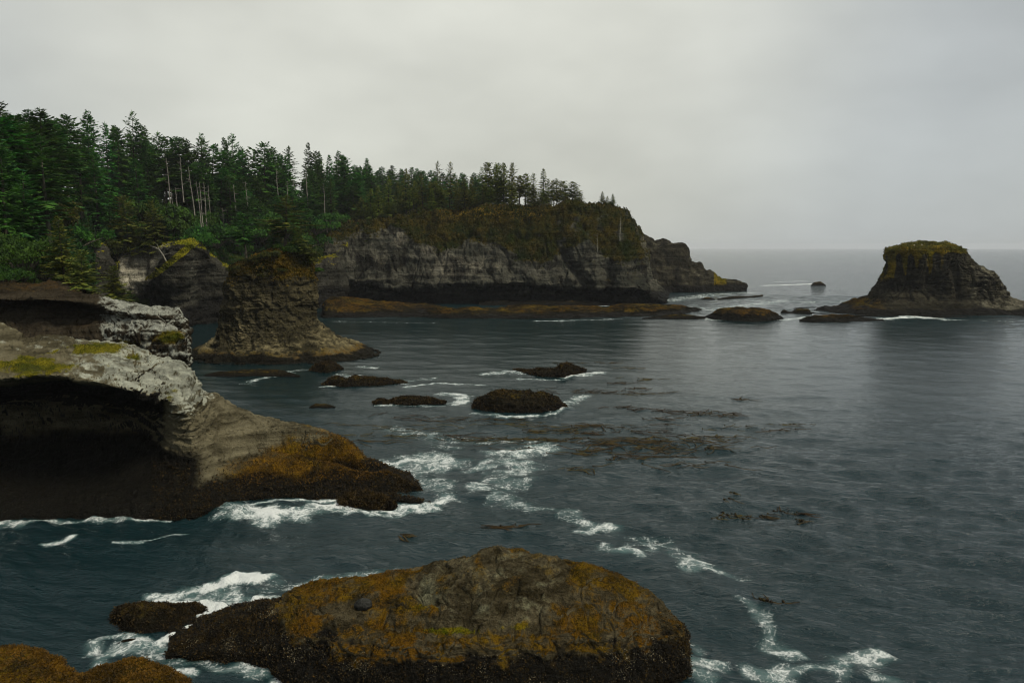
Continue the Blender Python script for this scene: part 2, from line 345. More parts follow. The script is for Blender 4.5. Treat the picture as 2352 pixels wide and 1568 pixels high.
def wave_z(X, Y, sp=None):
    R = np.hypot(X, Y)
    if sp is None: sp = .0038 * R
    z = np.zeros_like(X); rg = np.random.default_rng(3); o = 0 * X
    wp = 3.0 * pn(np.stack([X * .03, Y * .03, o], 1)) + .7 * pn(np.stack([X * .13, Y * .13, o + 4], 1))
    for k in range(34):
        lam = .9 * (14 / .9) ** (k / 33.) * rg.uniform(.9, 1.1)
        th = radians(76) + rg.normal() * .38                 # towards the shore
        amp = .0175 * lam ** .70; ph = rg.uniform(0, 6.28)
        w = np.clip((lam / sp - 2.3) / 2.5, 0, 1)
        z += w * amp * (1.5 * np.exp(np.sin(2 * pi / lam * (cos(th) * X + sin(th) * Y + wp) + ph) - 1) - .7)
    return z * chop(X, Y)
def make_water():
    ang = np.concatenate([np.linspace(-180, -44, 40)[:-1], np.linspace(-44, 44, 620), np.linspace(44, 180, 40)[1:-1]])
    ang = np.radians(ang)
    r = np.concatenate([np.geomspace(12, 38, 26)[:-1], np.geomspace(38, 420, 640)[:-1], np.geomspace(420, 1500, 120)[:-1], np.geomspace(1500, 15000, 50)])
    A, R = np.meshgrid(ang, r, indexing='ij')
    X = (R * np.sin(A)).ravel(); Y = (R * np.cos(A)).ravel()
    sp = np.maximum(np.gradient(r)[None] * np.ones_like(A), R * np.gradient(ang)[:, None]).ravel()
    z = wave_z(X, Y, sp)
    fm = np.zeros_like(X); lift = np.zeros_like(X)
    for pts, wd, s in FOAM:
        Q = [Z(a, b, 0)[:2] for a, b in pts]
        lo = np.min(Q, 0) - 3 * wd - 2; hi = np.max(Q, 0) + 3 * wd + 2
        ix = np.nonzero((X > lo[0]) & (X < hi[0]) & (Y > lo[1]) & (Y < hi[1]))[0]
        if len(ix) == 0: continue
        p = np.stack([X[ix], Y[ix]], 1)
        p = p + .9 * min(wd, 1.6) * np.stack([pn(np.c_[p * .55, np.full(len(ix), 2.)]), pn(np.c_[p * .55, np.full(len(ix), 7.)])], 1)
        best = np.full(len(ix), 1e9)
        for a, b in zip(Q[:-1], Q[1:]):
            ab = b - a; t = np.clip(((p - a) @ ab) / (ab @ ab + 1e-9), 0, 1)
            best = np.minimum(best, np.linalg.norm(p - a - t[:, None] * ab, axis=1))
        v = s * np.exp(-(best / wd) ** 2)
        fm[ix] = np.maximum(fm[ix], v)
        if s > .88: lift[ix] = np.maximum(lift[ix], (.12 + max(0, s - 1.1) * .7) * min(wd, 1.2) * np.exp(-(best / wd) ** 2))
    P = np.stack([X, Y, z], 1)
    near = lift > .01
    if near.any():
        z[near] += lift[near] * (.55 + .9 * fbm(P[near] * 1.1, 4))
    P[:, 2] = z
    na, nr = A.shape
    me = new_mesh('water', P, grid_faces(na, nr), M_water)
    ac = me.attributes.new('chop', 'FLOAT', 'POINT'); ac.data.foreach_set('value', chop(X, Y).astype(np.float32))
    at = me.attributes.new('foam', 'FLOAT', 'POINT'); at.data.foreach_set('value', fm.astype(np.float32))
    o = link('water', me); tag(o, 'dark teal sea with ripples and white foam streaks around the rocks', kind='structure'); return o
t = NT('sea_water'); p = t.pos()
fa = t.n('ShaderNodeAttribute', attribute_name='foam').outputs['Fac']
warp = t.n('ShaderNodeVectorMath', operation='ADD'); nw = t.n('ShaderNodeTexNoise'); t.set(nw.inputs['Vector'], p); nw.inputs['Scale'].default_value = .35; nw.inputs['Detail'].default_value = 3
t.set(warp.inputs[0], p); t.set(warp.inputs[1], t.scale(nw.outputs['Color'], (1.3, 1.3, 0)))
wp = warp.outputs[0]
lace = t.voro(wp, .95, 'DISTANCE_TO_EDGE'); lace2 = t.voro(wp, 2.6, 'DISTANCE_TO_EDGE')
fn = t.noise(wp, .8, 7, .70); fn2 = t.noise(wp, 5.0, 6, .72)
fa = t.math('MULTIPLY', fa, t.mr(t.noise(p, .16, 3, .6), .36, .58, .76, 1.16))
lc = t.math('ADD', t.mr(lace, .0, .26, .14, -.06), t.mr(lace2, .0, .22, .12, -.05))
fv = t.math('ADD', t.math('MULTIPLY', fa, .80), t.math('ADD', lc, t.math('ADD', t.math('MULTIPLY', t.math('SUBTRACT', fn, .5), 2.0), t.math('MULTIPLY', t.math('SUBTRACT', fn2, .5), 1.5))))
foam = t.math('MAXIMUM', t.math('MULTIPLY', t.mr(fv, .56, 1.28), t.mr(fa, .15, .55)), t.math('MULTIPLY', t.mr(fa, .45, 1.3), t.mr(fn, .35, .65, .05, .45)))
pr = t.n('ShaderNodeMapping'); pr.inputs['Rotation'].default_value = (0, 0, radians(14)); t.set(pr.inputs[0], p)
pq = t.scale(pr.outputs[0], (.42, 1.0, 1.0))
w1 = t.noise(pq, 1.1, 3, .62, .6); w2 = t.noise(pq, 3.4, 4, .66, .5); w3 = t.noise(pq, .16, 3, .55)
hh = t.math('ADD', t.math('MULTIPLY', w1, .55), t.math('ADD', t.math('MULTIPLY', w2, .27), t.math('MULTIPLY', w3, .6)))
bn = t.n('ShaderNodeBump'); t.set(bn.inputs['Height'], hh); t.set(bn.inputs['Strength'], t.math('MULTIPLY', t.n('ShaderNodeAttribute', attribute_name='chop').outputs['Fac'], 1.1)); bn.inputs['Distance'].default_value = .55
body = t.mix(t.mr(fa, .25, 1.1), (.0046, .0180, .0205), (.040, .095, .090))
sea = t.principled(body, .07, bn.outputs[0], .5, IOR=1.33)
fb = t.bump(t.math('ADD', fn, fn2), .8, .3)
fs = t.principled((.74, .77, .74), .9, fb, .1)
ms = t.n('ShaderNodeMixShader'); t.set(ms.inputs[0], foam); t.t.links.new(sea, ms.inputs[1]); t.t.links.new(fs, ms.inputs[2])
M_water = t.out(ms.outputs[0])
make_water()

# ------------------------------------------------------------------ land: hillside, cove cliff, headland
def rowz(v, z): v = v.copy(); v[2] = z; return v
def behind(p, dd, z):
    s = (p[1] + dd) / p[1]; return np.array([p[0] * s, p[1] + dd, z])
HILL = []
for x, df, zf, zb, dfar, zfar in ((-900, 70, 14, 38, 520, 60), (-500, 92, 17, 40, 540, 60), (-150, 104, 19, 41, 560, 60), (0, 110, 19.5, 42, 560, 60), (110, 135, 20, 42, 560, 60), (190, 200, 21, 42, 570, 60), (250, 236, 22, 42, 580, 60),
                                  (330, 243, 25, 41, 590, 60), (450, 250, 24.5, 40, 590, 60), (540, 272, 20, 40, 590, 60), (640, 292, 21, 41, 600, 62), (720, 315, 24, 41, 600, 63),
                                  (790, 345, 32, 41, 610, 64), (860, 362, 37, 42, 620, 64), (1000, 375, 40, 43, 640, 62), (1150, 382, 41, 43, 640, 58), (1250, 386, 40, 40, 640, 40), (1330, 388, 36, 34, 640, 20), (1450, 390, 20, 20, 640, 5)):
    HILL.append([G(x, df - 2, -3), G(x, df, zf), G(x, df + 22, zf + (zb - zf) * .30), G(x, df + 55, zf + (zb - zf) * .75), G(x, df + 100, zb), G(x, (df + 100 + dfar) / 2, (zb + zfar) / 2 - 6), G(x, dfar, zfar), G(x, dfar + 120, zfar - 16)])
Vh = surface(HILL, 260, 150)
def hmask(P, N):
    m = np.zeros((len(P), 4)); m[:, 0] = .62; return m
hill, HP, HN, HV = rock_from_grid('hillside', Vh, M_soil, disp_rock(1.6, .07, oct=4, seed=4.), hmask)
tag(hill, 'dark wooded hillside of earth and moss under the conifer forest', kind='structure')
HPX = np.zeros(HV.shape[:2])
def project(P):
    P = np.asarray(P, float); y, z = P[..., 1], P[..., 2] - CAMH
    f = y * cos(PITCH) - z * sin(PITCH); u = y * sin(PITCH) + z * cos(PITCH)
    return CX + F * P[..., 0] / f, CY - F * u / f
HPX, HPY = project(HV)
HDEP = HV[..., 1]
def hill_at(x, d):
    """ground point of the hillside in picture column x at distance d"""
    c = np.abs(HPX - x) * .2 + np.abs(HDEP - d); k = np.unravel_index(np.argmin(c), c.shape); return HV[k].copy()

# cove cliff with a mossy spur
CL = []
for x, yt, dt, yf, db in ((-20, 640, 150, 760, 140), (120, 640, 190, 760, 178), (180, 620, 215, 760, 205), (205, 590, 222, 760, 212), (222, 566, 225, 760, 216), (245, 580, 226, 760, 218), (262, 612, 230, 760, 226), (275, 596, 236, 760, 236), (300, 576, 238, 760, 240), (330, 571, 238, 757, 240), (352, 570, 237, 755, 238),
                          (372, 568, 233, 752, 233), (395, 566, 231, 750, 230), (420, 563, 231, 748, 231), (442, 564, 233, 748, 236), (460, 574, 237, 748, 240), (485, 592, 243, 748, 244), (510, 612, 248, 748, 246), (560, 625, 265, 746, 262), (640, 620, 290, 742, 285), (735, 600, 312, 738, 306), (800, 560, 330, 738, 320)):
    b = D(x, yf, db); b = rowz(b, -2.5); f = rowz(D(x, yf, db), 3.0)
    top = D(x, yt, dt); mid = .5 * (f + top); mid[1] = db + (dt - db) * .35; mid = np.array([mid[0], mid[1], 3 + (top[2] - 3) * .52])
    und = np.array([f[0], f[1] + 2.2, 6.5])
    up = .12 * mid + .88 * top; up[1] = mid[1] + (dt - mid[1]) * .6
    CL.append([b, f, und, mid, up, top, behind(top, 7, top[2] + .6), behind(top, 22, top[2] - 1)])
Vc = surface(CL, 420, 210)
_, spy = 0, 0
def cmask(P, N):
    x, y = project(P); n = fbm(P * .12, 4)
    m = np.zeros((len(P), 4))
    lefts = sstep(262, 290, x) * (1 - sstep(362, 378, x + (y - 600) * .55))
    m[:, 1] = .25 + .62 * lefts * sstep(690, 640, y) + .2 * n
    spur = np.exp(-((x - (440 - (y - 563) * 1.25)) / 16) ** 2) * sstep(655, 630, y)
    m[:, 0] = np.maximum(sstep(.55, .85, N[:, 2]) * .75 * sstep(10, 18, P[:, 2]), spur * .95)
    m[:, 3] = sstep(10, 3, P[:, 2] + 4 * n) + .35 * sstep(400, 470, x)  # last term paints the shade of the spur's right face into the mask
    return m
def cdisp(P, N):
    x, y = project(P)
    a = disp_rock(2.0, .10, .35, .5, .6, 5, 1., 1.7, .05)(P, N)
    flute = pn(np.stack([x * .045, P[:, 2] * .02, 0 * x], 1)) * 1.6 * sstep(262, 290, x) * (1 - sstep(370, 400, x))
    return a + np.array([0, -1., 0]) * flute[:, None]
M_cove = rock_material('cove_rock', .16, dark=(.026, .026, .020), mid=(.075, .072, .056), pale=(.50, .47, .37), moss=(.10, .12, .008), moss2=(.26, .22, .012), wet=(.009, .0085, .007), bump=.8, streak=.5)  # pale stone, raised to paint in light on the left-hand face
cove, CP, CN, CV = rock_from_grid('cove_cliff', Vc, M_cove, cdisp, cmask)
tag(cove, 'pale grey cove cliff with a mossy yellow-green spur below the forest', kind='structure')

# headland
HL = []
for x, yt, dt, ys, ds, yu, df in (
        (690, 590, 322, 640, 318, 690, 318), (735, 562, 330, 600, 322, 664, 319), (775, 535, 336, 585, 324, 650, 321), (830, 512, 341, 585, 328, 652, 322), (900, 500, 345, 575, 330, 655, 323), (980, 491, 346, 580, 331, 655, 324),
        (1060, 488, 347, 582, 331, 652, 324), (1130, 484, 347, 590, 331, 648, 324), (1200, 481, 346, 592, 331, 648, 324), (1245, 480, 346, 592, 331, 650, 324), (1270, 480, 347, 585, 332, 655, 325), (1290, 478, 347, 580, 332, 660, 326),
        (1330, 474, 345, 580, 328, 660, 322), (1380, 474, 344, 585, 325, 660, 318), (1420, 483, 344, 590, 324, 660, 316), (1442, 490, 344, 592, 325, 660, 316),
        (1456, 508, 345, 596, 327, 660, 317), (1468, 528, 346, 600, 329, 662, 319), (1478, 555, 346, 612, 331, 666, 321), (1488, 585, 345, 625, 333, 670, 323), (1493, 640, 342, 655, 335, 678, 325), (1508, 668, 339, 676, 335, 686, 328), (1532, 692, 336, 694, 335, 696, 332)):
    lip = D(x, yu, df); sl = D(x, ys, ds); top = D(x, yt, dt)
    foot = D(x, min(695, yu + 46), df + 7); foot[2] = min(foot[2], 2.0 if x < 1500 else 1.0)
    base = rowz(foot, -3)
    m1 = .5 * (lip + sl); m1[1] -= .6
    m2 = .5 * (sl + top); m2[1] -= 1.0
    und = .5 * (foot + lip); und[1] += 3.5
    HL.append([base, foot, und, lip, m1, sl, m2, top, behind(top, 12, top[2] + .5), behind(top, 60, top[2] - .5), behind(top, 62, -3)])
Vl = surface(HL, 700, 330)
def ldisp(P, N):
    x, y = project(P)
    a = disp_rock(2.6, .075, .45, .5, .6, 6, 6., 2.4, .03)(P, N)
    q_ = np.stack([P[:, 0] * .055 + .02 * P[:, 2], P[:, 1] * .02, P[:, 2] * .016], 1)
    gul = fbm(q_ + 4, 4, .55, True); blk = fbm(np.stack([P[:, 0] * .14, P[:, 1] * .05, P[:, 2] * .07], 1) + 9, 3)
    a = a - N * (2.8 * (gul - .25) * sstep(2, 8, P[:, 2]))[:, None] + N * (1.5 * np.round(blk * 3) / 3 * sstep(4, 9, P[:, 2]))[:, None]
    a = a + N * ((.5 * beds(P, .30, (.03, 0), 6.) - 1.3 * cracks(P, .07, (1, 1, .6), 3.)) * sstep(3, 7, P[:, 2]))[:, None]
    lf = np.array([[1285, 575], [1300, 600], [1325, 632], [1345, 655], [1352, 690]], float)   # dark cleft
    xc = np.interp(y, lf[:, 1], lf[:, 0]); dip = 7.5 * np.exp(-((x - xc - 6) / (9 + (y - 570) * .06)) ** 2) * sstep(560, 590, y)
    cav = 5 * np.exp(-(((x - 1395) / 26) ** 2 + ((y - 640) / 34) ** 2)) + 4 * np.exp(-(((x - 1470) / 20) ** 2 + ((y - 622) / 16) ** 2))
    cav += 6 * np.exp(-(((x - 800) / 60) ** 2 + ((y - 668) / 16) ** 2)) + 4 * np.exp(-(((x - 1230) / 120) ** 2 + ((y - 672) / 14) ** 2))
    veg = sstep(.35, .7, N[:, 2]) * sstep(12, 20, P[:, 2])
    rough = veg * (1.6 * fbm(P * .35, 4) + 2.4 * fbm(P * .11 + 7, 3, .5, True) - .6)
    return a + np.array([0, 1., 0]) * (dip + cav)[:, None] + np.array([0, -.3, 1.]) * rough[:, None]
def lmask(P, N):
    x, y = project(P); n = fbm(P * .06, 4); n2 = fbm(P * .2 + 4, 4)
    m = np.zeros((len(P), 4))
    line = np.interp(x, [735, 800, 860, 930, 990, 1060, 1110, 1160, 1200, 1260, 1300, 1380, 1440, 1480], [560, 552, 552, 552, 575, 580, 575, 600, 620, 600, 585, 600, 610, 600])
    nv = fbm(np.stack([P[:, 0] * .045, P[:, 1] * .02, P[:, 2] * .010], 1) + 2, 4); line = line - 12 + 75 * nv
    m[:, 0] = (.86 - .22 * sstep(1240, 1300, x)) * sstep(14, -14, y - line + 26 * n + 12 * n2) + .75 * n2 * sstep(20, -10, y - line) + .3 * sstep(505, 492, y) * sstep(1270, 1240, x) + .45 * sstep(.45, .75, N[:, 2]) * sstep(6, 10, P[:, 2])
    m[:, 0] += .45 * np.exp(-(((x - 1430) / 50) ** 2 + ((y - 585) / 26) ** 2))
    bare = np.exp(-(((x - 920) / 16) ** 2 + ((y - 545) / 18) ** 2)) + np.exp(-(((x - 985) / 22) ** 2 + ((y - 572) / 12) ** 2)) + .7 * np.exp(-(((x - 1480) / 14) ** 2 + ((y - 560) / 30) ** 2))
    m[:, 0] -= .7 * bare
    m[:, 1] = .10 + .80 * np.exp(-(((x - 1035) / 60) ** 2 + ((y - 612) / 28) ** 2)) + .40 * np.exp(-(((x - 880) / 60) ** 2 + ((y - 590) / 30) ** 2)) + .4 * np.exp(-(((x - 1130) / 60) ** 2 + ((y - 610) / 22) ** 2)) + .8 * bare + .25 * n
    m[:, 3] = sstep(652, 690, y + 14 * n) * .9 + .25 * sstep(1270, 1320, x) * sstep(610, 640, y)  # darker towards the cliff base, slightly more on the right
    return m
head, LP, LN, LV = rock_from_grid('headland', Vl, M_cliff, ldisp, lmask)
tag(head, 'tall rocky headland with sheer grey cliff, dark undercut base and shrubby top', kind='structure')
LPX, LPY = project(LV)
def head_at(x, d):
    c = np.abs(LPX - x) * .2 + np.abs(LV[..., 1] - d) + (LV[..., 2] < 20) * 99
    k = np.unravel_index(np.argmin(c), c.shape); return LV[k].copy()

# the farther, lower rock point behind the headland
FR = []
top = [z4(*q) for q in ((1240, 640), (1310, 655), (1362, 695), (1420, 725), (1445, 747), (1490, 735), (1550, 760), (1605, 787), (1660, 783), (1692, 786), (1722, 820), (1720, 862), (1742, 905), (1760, 936), (1850, 948), (1872, 992), (1932, 1012), (1960, 1042), (1968, 1078), (2050, 1108), (2130, 1114), (2200, 1126), (2256, 1165))]
top[11] = (top[10][0] + 2, top[11][1])
n_ = len(top)
for i, (x, y) in enumerate(top):
    dc = 440 - 10 * i / n_; b = D(x, np.interp(i, [0, 8, 18, n_ - 1], [676, 676, 668, 666]), dc - 22 * (1 - (i / n_) ** 3)); tp = D(x, y, dc)
    b = rowz(b, -2); f1 = np.array([b[0], b[1] + 1, max(.5, tp[2] * .10)]); m1 = .55 * b + .45 * tp; m1[2] = tp[2] * .62
    m2 = .22 * b + .78 * tp; m2[2] = tp[2] * .93
    FR.append([b, f1, m1, m2, tp, behind(tp, 12, tp[2] * .7), behind(tp, 26, -2)])
Vf = surface(FR, 240, 130)
def fmask(P, N):
    n = fbm(P * .08, 4); m = np.zeros((len(P), 4)); x, y = project(P)
    m[:, 0] = .75 * sstep(1632, 1645, x) * sstep(1676, 1664, x) + .6 * np.exp(-(((x - 1520) / 16) ** 2 + ((y - 660) / 5) ** 2)); m[:, 1] = .08 + .25 * sstep(.2, .7, N[:, 2]) + .3 * n
    m[:, 3] = sstep(6, 2, P[:, 2] + 2 * n); return m
far, *_ = rock_from_grid('rock_point', Vf, M_stack2, disp_rock(2.4, .09, .45, .5, .7, 5, 11., 2.2, .05), fmask)
tag(far, 'bare dark rock point stepping down into the open sea beyond the headland', 'rock')

# ------------------------------------------------------------------ sea stacks built as rings
def ring_stack(left, right, dc, hd, expo, topsc, nu, nv):
    """left, right: silhouette picture points from the water up; hd: (y, half depth) pairs; dc: distance of the middle"""
    ly = [q[1] for q in left]; lx = [q[0] for q in left]; ry = [q[1] for q in right]; rx = [q[0] for q in right]
    ys = np.linspace(max(ly), min(ly), 26)
    th = np.linspace(0, 2 * pi, nu, endpoint=False); rows = []
    o = lambda xs, yy: np.interp(-np.asarray(yy), -np.asarray(ly if xs is lx else ry), xs)
    def ring(y, sc_=1, dz=0):
        a, b = D(o(lx, y), y, dc), D(o(rx, y), y, dc); h = np.interp(-y, [-q[0] for q in hd], [q[1] for q in hd])
        cx, hw = (a[0] + b[0]) / 2, (b[0] - a[0]) / 2
        c, s = np.cos(th), np.sin(th); k = 2 / expo
        X = cx + sc_ * hw * np.sign(c) * np.abs(c) ** k; Y = dc + sc_ * h * np.sign(s) * np.abs(s) ** k
        return np.stack([X, Y, np.full(nu, a[2] + dz)], 1)
    b = ring(ys[0]); b[:, 2] = -3; rows.append(b)
    b = ring(ys[0]); b[:, 2] = .15; rows.append(b)
    for y in ys[1:]: rows.append(ring(y))
    for s_, dz in topsc: rows.append(ring(ys[-1], s_, dz))
    R = np.array(rows)                                    # rows, nu, 3
    V = surface(np.swapaxes(R, 0, 1), nu, nv)             # smooth up each line
    return np.swapaxes(hermite(R, np.linspace(0, 1, nv), np.linspace(0, 1, len(R))), 0, 1)
# middle stack with trees
V = ring_stack([(424, 826), (432, 818), (450, 806), (484, 790), (506, 768), (514, 742), (516, 705), (522, 680), (530, 650), (538, 622), (548, 606)],
               [(868, 826), (852, 808), (800, 788), (754, 768), (728, 742), (722, 712), (726, 680), (722, 640), (713, 610), (706, 592), (700, 582)][:11], 172,
               [(826, 15), (790, 11), (740, 8.5), (600, 7.5)], 2.2, ((.97, .3), (.85, .6), (.5, .9), (.02, 1.0)), 420, 300)
def s1disp(P, N):
    a = disp_rock(1.15, .25, .06, 1.2, .7, 6, 21., 1.0, .09)(P, N)
    u = np.clip((P[:, 2] - 13.5) / 8, 0, 1); x, _ = project(P)
    a += N * ((.10 + .16 * fbm(P * .2 + 6, 2)) * beds(P, .75, (.02, .0), 3.) - .5 * cracks(P, .16, (1, 1, .8), 2.))[:, None] * sstep(2, 5, P[:, 2])[:, None]
    a[:, 2] += u * (np.interp(x, [515, 535, 575, 600, 640, 675, 700, 725], [-1.2, -.9, -.5, 1.2, 2.6, 3.0, 1.8, -.6]))
    return a
def s1mask(P, N):
    n = fbm(P * .18, 4); x, y = project(P); m = np.zeros((len(P), 4))
    m[:, 0] = .95 * sstep(17.5, 20.5, P[:, 2] + 2.6 * n) + .3 * sstep(.3, .7, N[:, 2]) * (P[:, 2] > 4) + .25 * sstep(14, 17, P[:, 2]) + .25 * n * (P[:, 2] > 8)
    m[:, 1] = .2 + .25 * n + .35 * sstep(.1, .6, N[:, 2]) * sstep(12, 6, P[:, 2])
    m[:, 2] = .55 * sstep(3.6, 1.8, P[:, 2] + n) * sstep(.2, .5, N[:, 2]); m[:, 3] = sstep(2.4, .8, P[:, 2] + 1.2 * n)
    return m
s1, S1P, S1N, S1V = rock_from_grid('sea_stack', V, M_stack, s1disp, s1mask, wrap=True)
tag(s1, 'brown sea stack with flared foot and small conifers growing on its mossy top', 'sea stack')
# right stack
V = ring_stack([(1836, 737), (1846, 728), (1900, 708), (1950, 700), (1990, 690), (2014, 672), (2028, 645), (2040, 622), (2046, 606), (2040, 592), (2042, 574)],
               [(2560, 737), (2440, 718), (2380, 704), (2330, 690), (2300, 682), (2296, 660), (2280, 636), (2252, 614), (2234, 603), (2216, 588), (2204, 572)], 292,
               [(737, 27), (705, 20), (680, 15), (600, 12), (570, 11)], 2.5, ((.97, .8), (.88, 1.5), (.6, 2.0), (.3, 2.3), (.02, 2.4)), 520, 260)
def s2disp(P, N):
    a = disp_rock(1.9, .11, .3, .9, .55, 6, 33., 1.8, .05)(P, N); x, y = project(P)
    fl = (pn(np.stack([x * .03, P[:, 2] * .03, 0 * x + 3], 1)) * 2.0 + 1.6 * fbm(np.stack([x * .05, P[:, 2] * .025, 0 * x + 8], 1), 3, .55, True)) * sstep(5, 12, P[:, 2])
    a += N * ((.12 + .35 * fbm(P * .1 + 6, 2)) * beds(P, .55, (.08, 0), 8.) + -1.0 * cracks(P, .10, (1, 1, .6), 7.) * sstep(2, 6, P[:, 2]))[:, None]
    bl = fbm(P * .13 + 5, 3); a += N * (1.3 * np.round(bl * 3) / 3 * sstep(3, 8, P[:, 2]))[:, None]
    rec = 4.5 * np.exp(-(((x - 2110) / 60) ** 2 + ((y - 665) / 40) ** 2)) + 2.5 * np.exp(-((x - 2195 - (y - 620) * .2) / 9) ** 2) * sstep(590, 620, y) * sstep(715, 690, y)
    fr = (P[:, 1] < 292)
    a[:, 1] += fr * (fl + rec)
    u = np.clip((P[:, 2] - 21) / 4, 0, 1); a[:, 2] += u * np.interp(x, [2040, 2080, 2150, 2200], [-.9, .1, .5, -.2])
    return a
def s2mask(P, N):
    n = fbm(P * .1, 4); x, y = project(P); m = np.zeros((len(P), 4))
    drip = .5 + .9 * pn(np.stack([x * .07, P[:, 2] * .05, 0 * x], 1))
    m[:, 0] = .9 * sstep(21.5, 24, P[:, 2] + 1.5 * n) + sstep(2200, 2120, x) * sstep(14, 23, P[:, 2] + 3 * drip) * drip * 1.1 + .5 * sstep(2070, 2040, x) * sstep(8, 14, P[:, 2])
    m[:, 1] = .15 + .45 * sstep(2180, 2260, x) * sstep(.0, .6, N[:, 2]) + .3 * sstep(2300, 2330, x) + .2 * n
    m[:, 2] = .6 * sstep(2070, 2000, x) * sstep(.3, .6, N[:, 2]) * sstep(7, 4, P[:, 2]); m[:, 3] = sstep(3.6, 1.2, P[:, 2] + 1.6 * n) * .9
    return m
s2, S2P, S2N, S2V = rock_from_grid('sea_stack', V, M_stack2, s2disp, s2mask, wrap=True)
tag(s2, 'large flat-topped dark sea stack with moss-streaked brow and sloping shoulder standing offshore', 'sea stack')

# ------------------------------------------------------------------ low rocks awash
def awash(name, top, base, w, mat, label, cat='rock', group=None, amp=.42, scale=.6, res=(120, 70), mask=None, dip=-.9, crest=.5, seed=0., strata=0., shade=0.):
    xs = [q[0] for q in top]; x0, x1 = xs[0], xs[-1]; S = []
    for x, y in top:
        u = (x - x0) / (x1 - x0) * 2 - 1; ww = w * math.sqrt(max(.02, 1 - abs(u) ** 2.4))
        yb = np.interp(x, [q[0] for q in base], [q[1] for q in base]); f = Z(x, yb, 0)
        tp = D(x, y, f[1] + ww * crest); h = max(.02, tp[2])
        S.append([behind(f, -.25 * h, dip), f, behind(f, ww * .10, h * .55), behind(f, ww * .26, h * .9), tp, behind(f, ww * .75, h * .6), behind(f, ww, dip)])
    V = surface(S, *res)
    def dm(P, N):
        n = fbm(P * scale, 4); m = np.zeros((len(P), 4)); hm = P[:, 2].max()
        m[:, 2] = .5 * sstep(.35, .75, N[:, 2]) * sstep(.45, .8, P[:, 2] / hm) + .35 * n; m[:, 3] = sstep(.55, .15, P[:, 2] / hm + .3 * n) * .9; return m
    o, P, N, V = rock_from_grid(name, V, mat, disp_rock(amp, scale, strata, 1.2, .6, 5, 40. + seed), mask or dm)
    tag(o, label, cat, group); return o, P, N, V
B = {}
B['slab'] = awash('rock', [(1086, 932), (1092, 920), (1112, 912), (1128, 900), (1150, 896), (1200, 900), (1250, 904), (1275, 912), (1290, 926), (1300, 937)], [(1086, 938), (1140, 946), (1200, 948), (1260, 944), (1300, 938)], 8, M_black, 'largest flat-topped brown rock standing in the middle of the cove', res=(200, 110), amp=.6, seed=1)
B['twin'] = awash('rock', [(858, 925), (872, 917), (890, 921), (910, 913), (945, 910), (975, 912), (1000, 917), (1022, 925)], [(858, 928), (940, 930), (1022, 926)], 4.5, M_black, 'low black rock with a small knob, between the slab rock and the mossy point', seed=2)
B['long'] = awash('rock', [(740, 883), (755, 872), (775, 865), (795, 870), (812, 864), (850, 866), (890, 871), (935, 879)], [(740, 884), (800, 889), (860, 886), (935, 880)], 6, M_black, 'long black two-humped rock awash in front of the tree-topped stack', seed=3)
B['wave'] = awash('rock', [(1180, 848), (1215, 850), (1245, 846), (1270, 846), (1290, 836), (1305, 834), (1320, 840), (1345, 850)], [(1180, 850), (1240, 866), (1290, 868), (1345, 856)], 6, M_black, 'pointed black rock with white water pouring off its side in mid cove', seed=4)
B['cone'] = awash('rock', [(712, 850), (725, 838), (750, 830), (770, 834), (786, 846)], [(712, 852), (750, 857), (786, 849)], 5, M_black, 'small dark cone-shaped rock close off the foot of the tree-topped stack', seed=5)
B['flat'] = awash('rock', [(470, 862), (500, 856), (540, 852), (600, 849), (650, 852), (690, 864)], [(470, 864), (560, 866), (630, 864), (690, 866)], 7, M_black, 'flat black reef barely above water below the tree-topped stack', seed=6, amp=.3)
B['tiny'] = awash('rock', [(710, 934), (725, 928), (745, 927), (770, 934)], [(710, 936), (770, 936)], 2.5, M_black, 'tiny barely exposed rock between the mossy point and the two-humped rock', seed=7, res=(40, 30), amp=.12)
B['tipstone'] = awash('rock', [(780, 1152), (792, 1138), (812, 1130), (840, 1130), (868, 1135), (890, 1146), (906, 1160)], [(780, 1158), (830, 1166), (906, 1166)], 3.2, M_black, 'round wet boulder in white surf against the tip of the mossy point', seed=8, amp=.12, scale=1.0)
B['boulder'] = awash('boulder', [(258, 1418), (266, 1402), (285, 1392), (330, 1386), (375, 1386), (400, 1392), (420, 1390), (455, 1388), (474, 1400), (481, 1422)], [(258, 1432), (280, 1452), (330, 1462), (390, 1453), (450, 1432), (481, 1420)], 3.3, M_black, 'squat black boulder amid foam left of the big foreground rock', seed=9, amp=.14, scale=.9, res=(150, 90), crest=.5)
B['chip'] = awash('rock', [(268, 1478), (290, 1468), (315, 1467), (345, 1478)], [(268, 1482), (345, 1480)], .8, M_black, 'small wet black stone in foam just below the squat black boulder', seed=10, res=(40, 30), amp=.06, scale=1.5)
B['knob'] = awash('rock', [(566, 1392), (572, 1384), (600, 1378), (636, 1379), (652, 1390)], [(566, 1402), (652, 1402)], 1.2, M_black, 'dark knob of rock behind the left end of the big foreground rock', seed=11, res=(60, 40), amp=.08, scale=1.2)
def lowmask(P, N):
    n = fbm(P * .1, 4); m = np.zeros((len(P), 4)); m[:, 2] = .55 * sstep(.4, .8, N[:, 2]) * sstep(1.0, 2.0, P[:, 2]) + .35 * n; m[:, 1] = .25 * sstep(.3, .7, N[:, 2]); m[:, 3] = sstep(1.8, .5, P[:, 2] + n); return m
M_ledge = rock_material('ledge_rock', .22, dark=(.008, .0075, .005), mid=(.024, .021, .014), pale=(.07, .064, .045), weed=(.085, .046, .007), weed2=(.015, .010, .004), wet=(.006, .0055, .004), bump=.7)
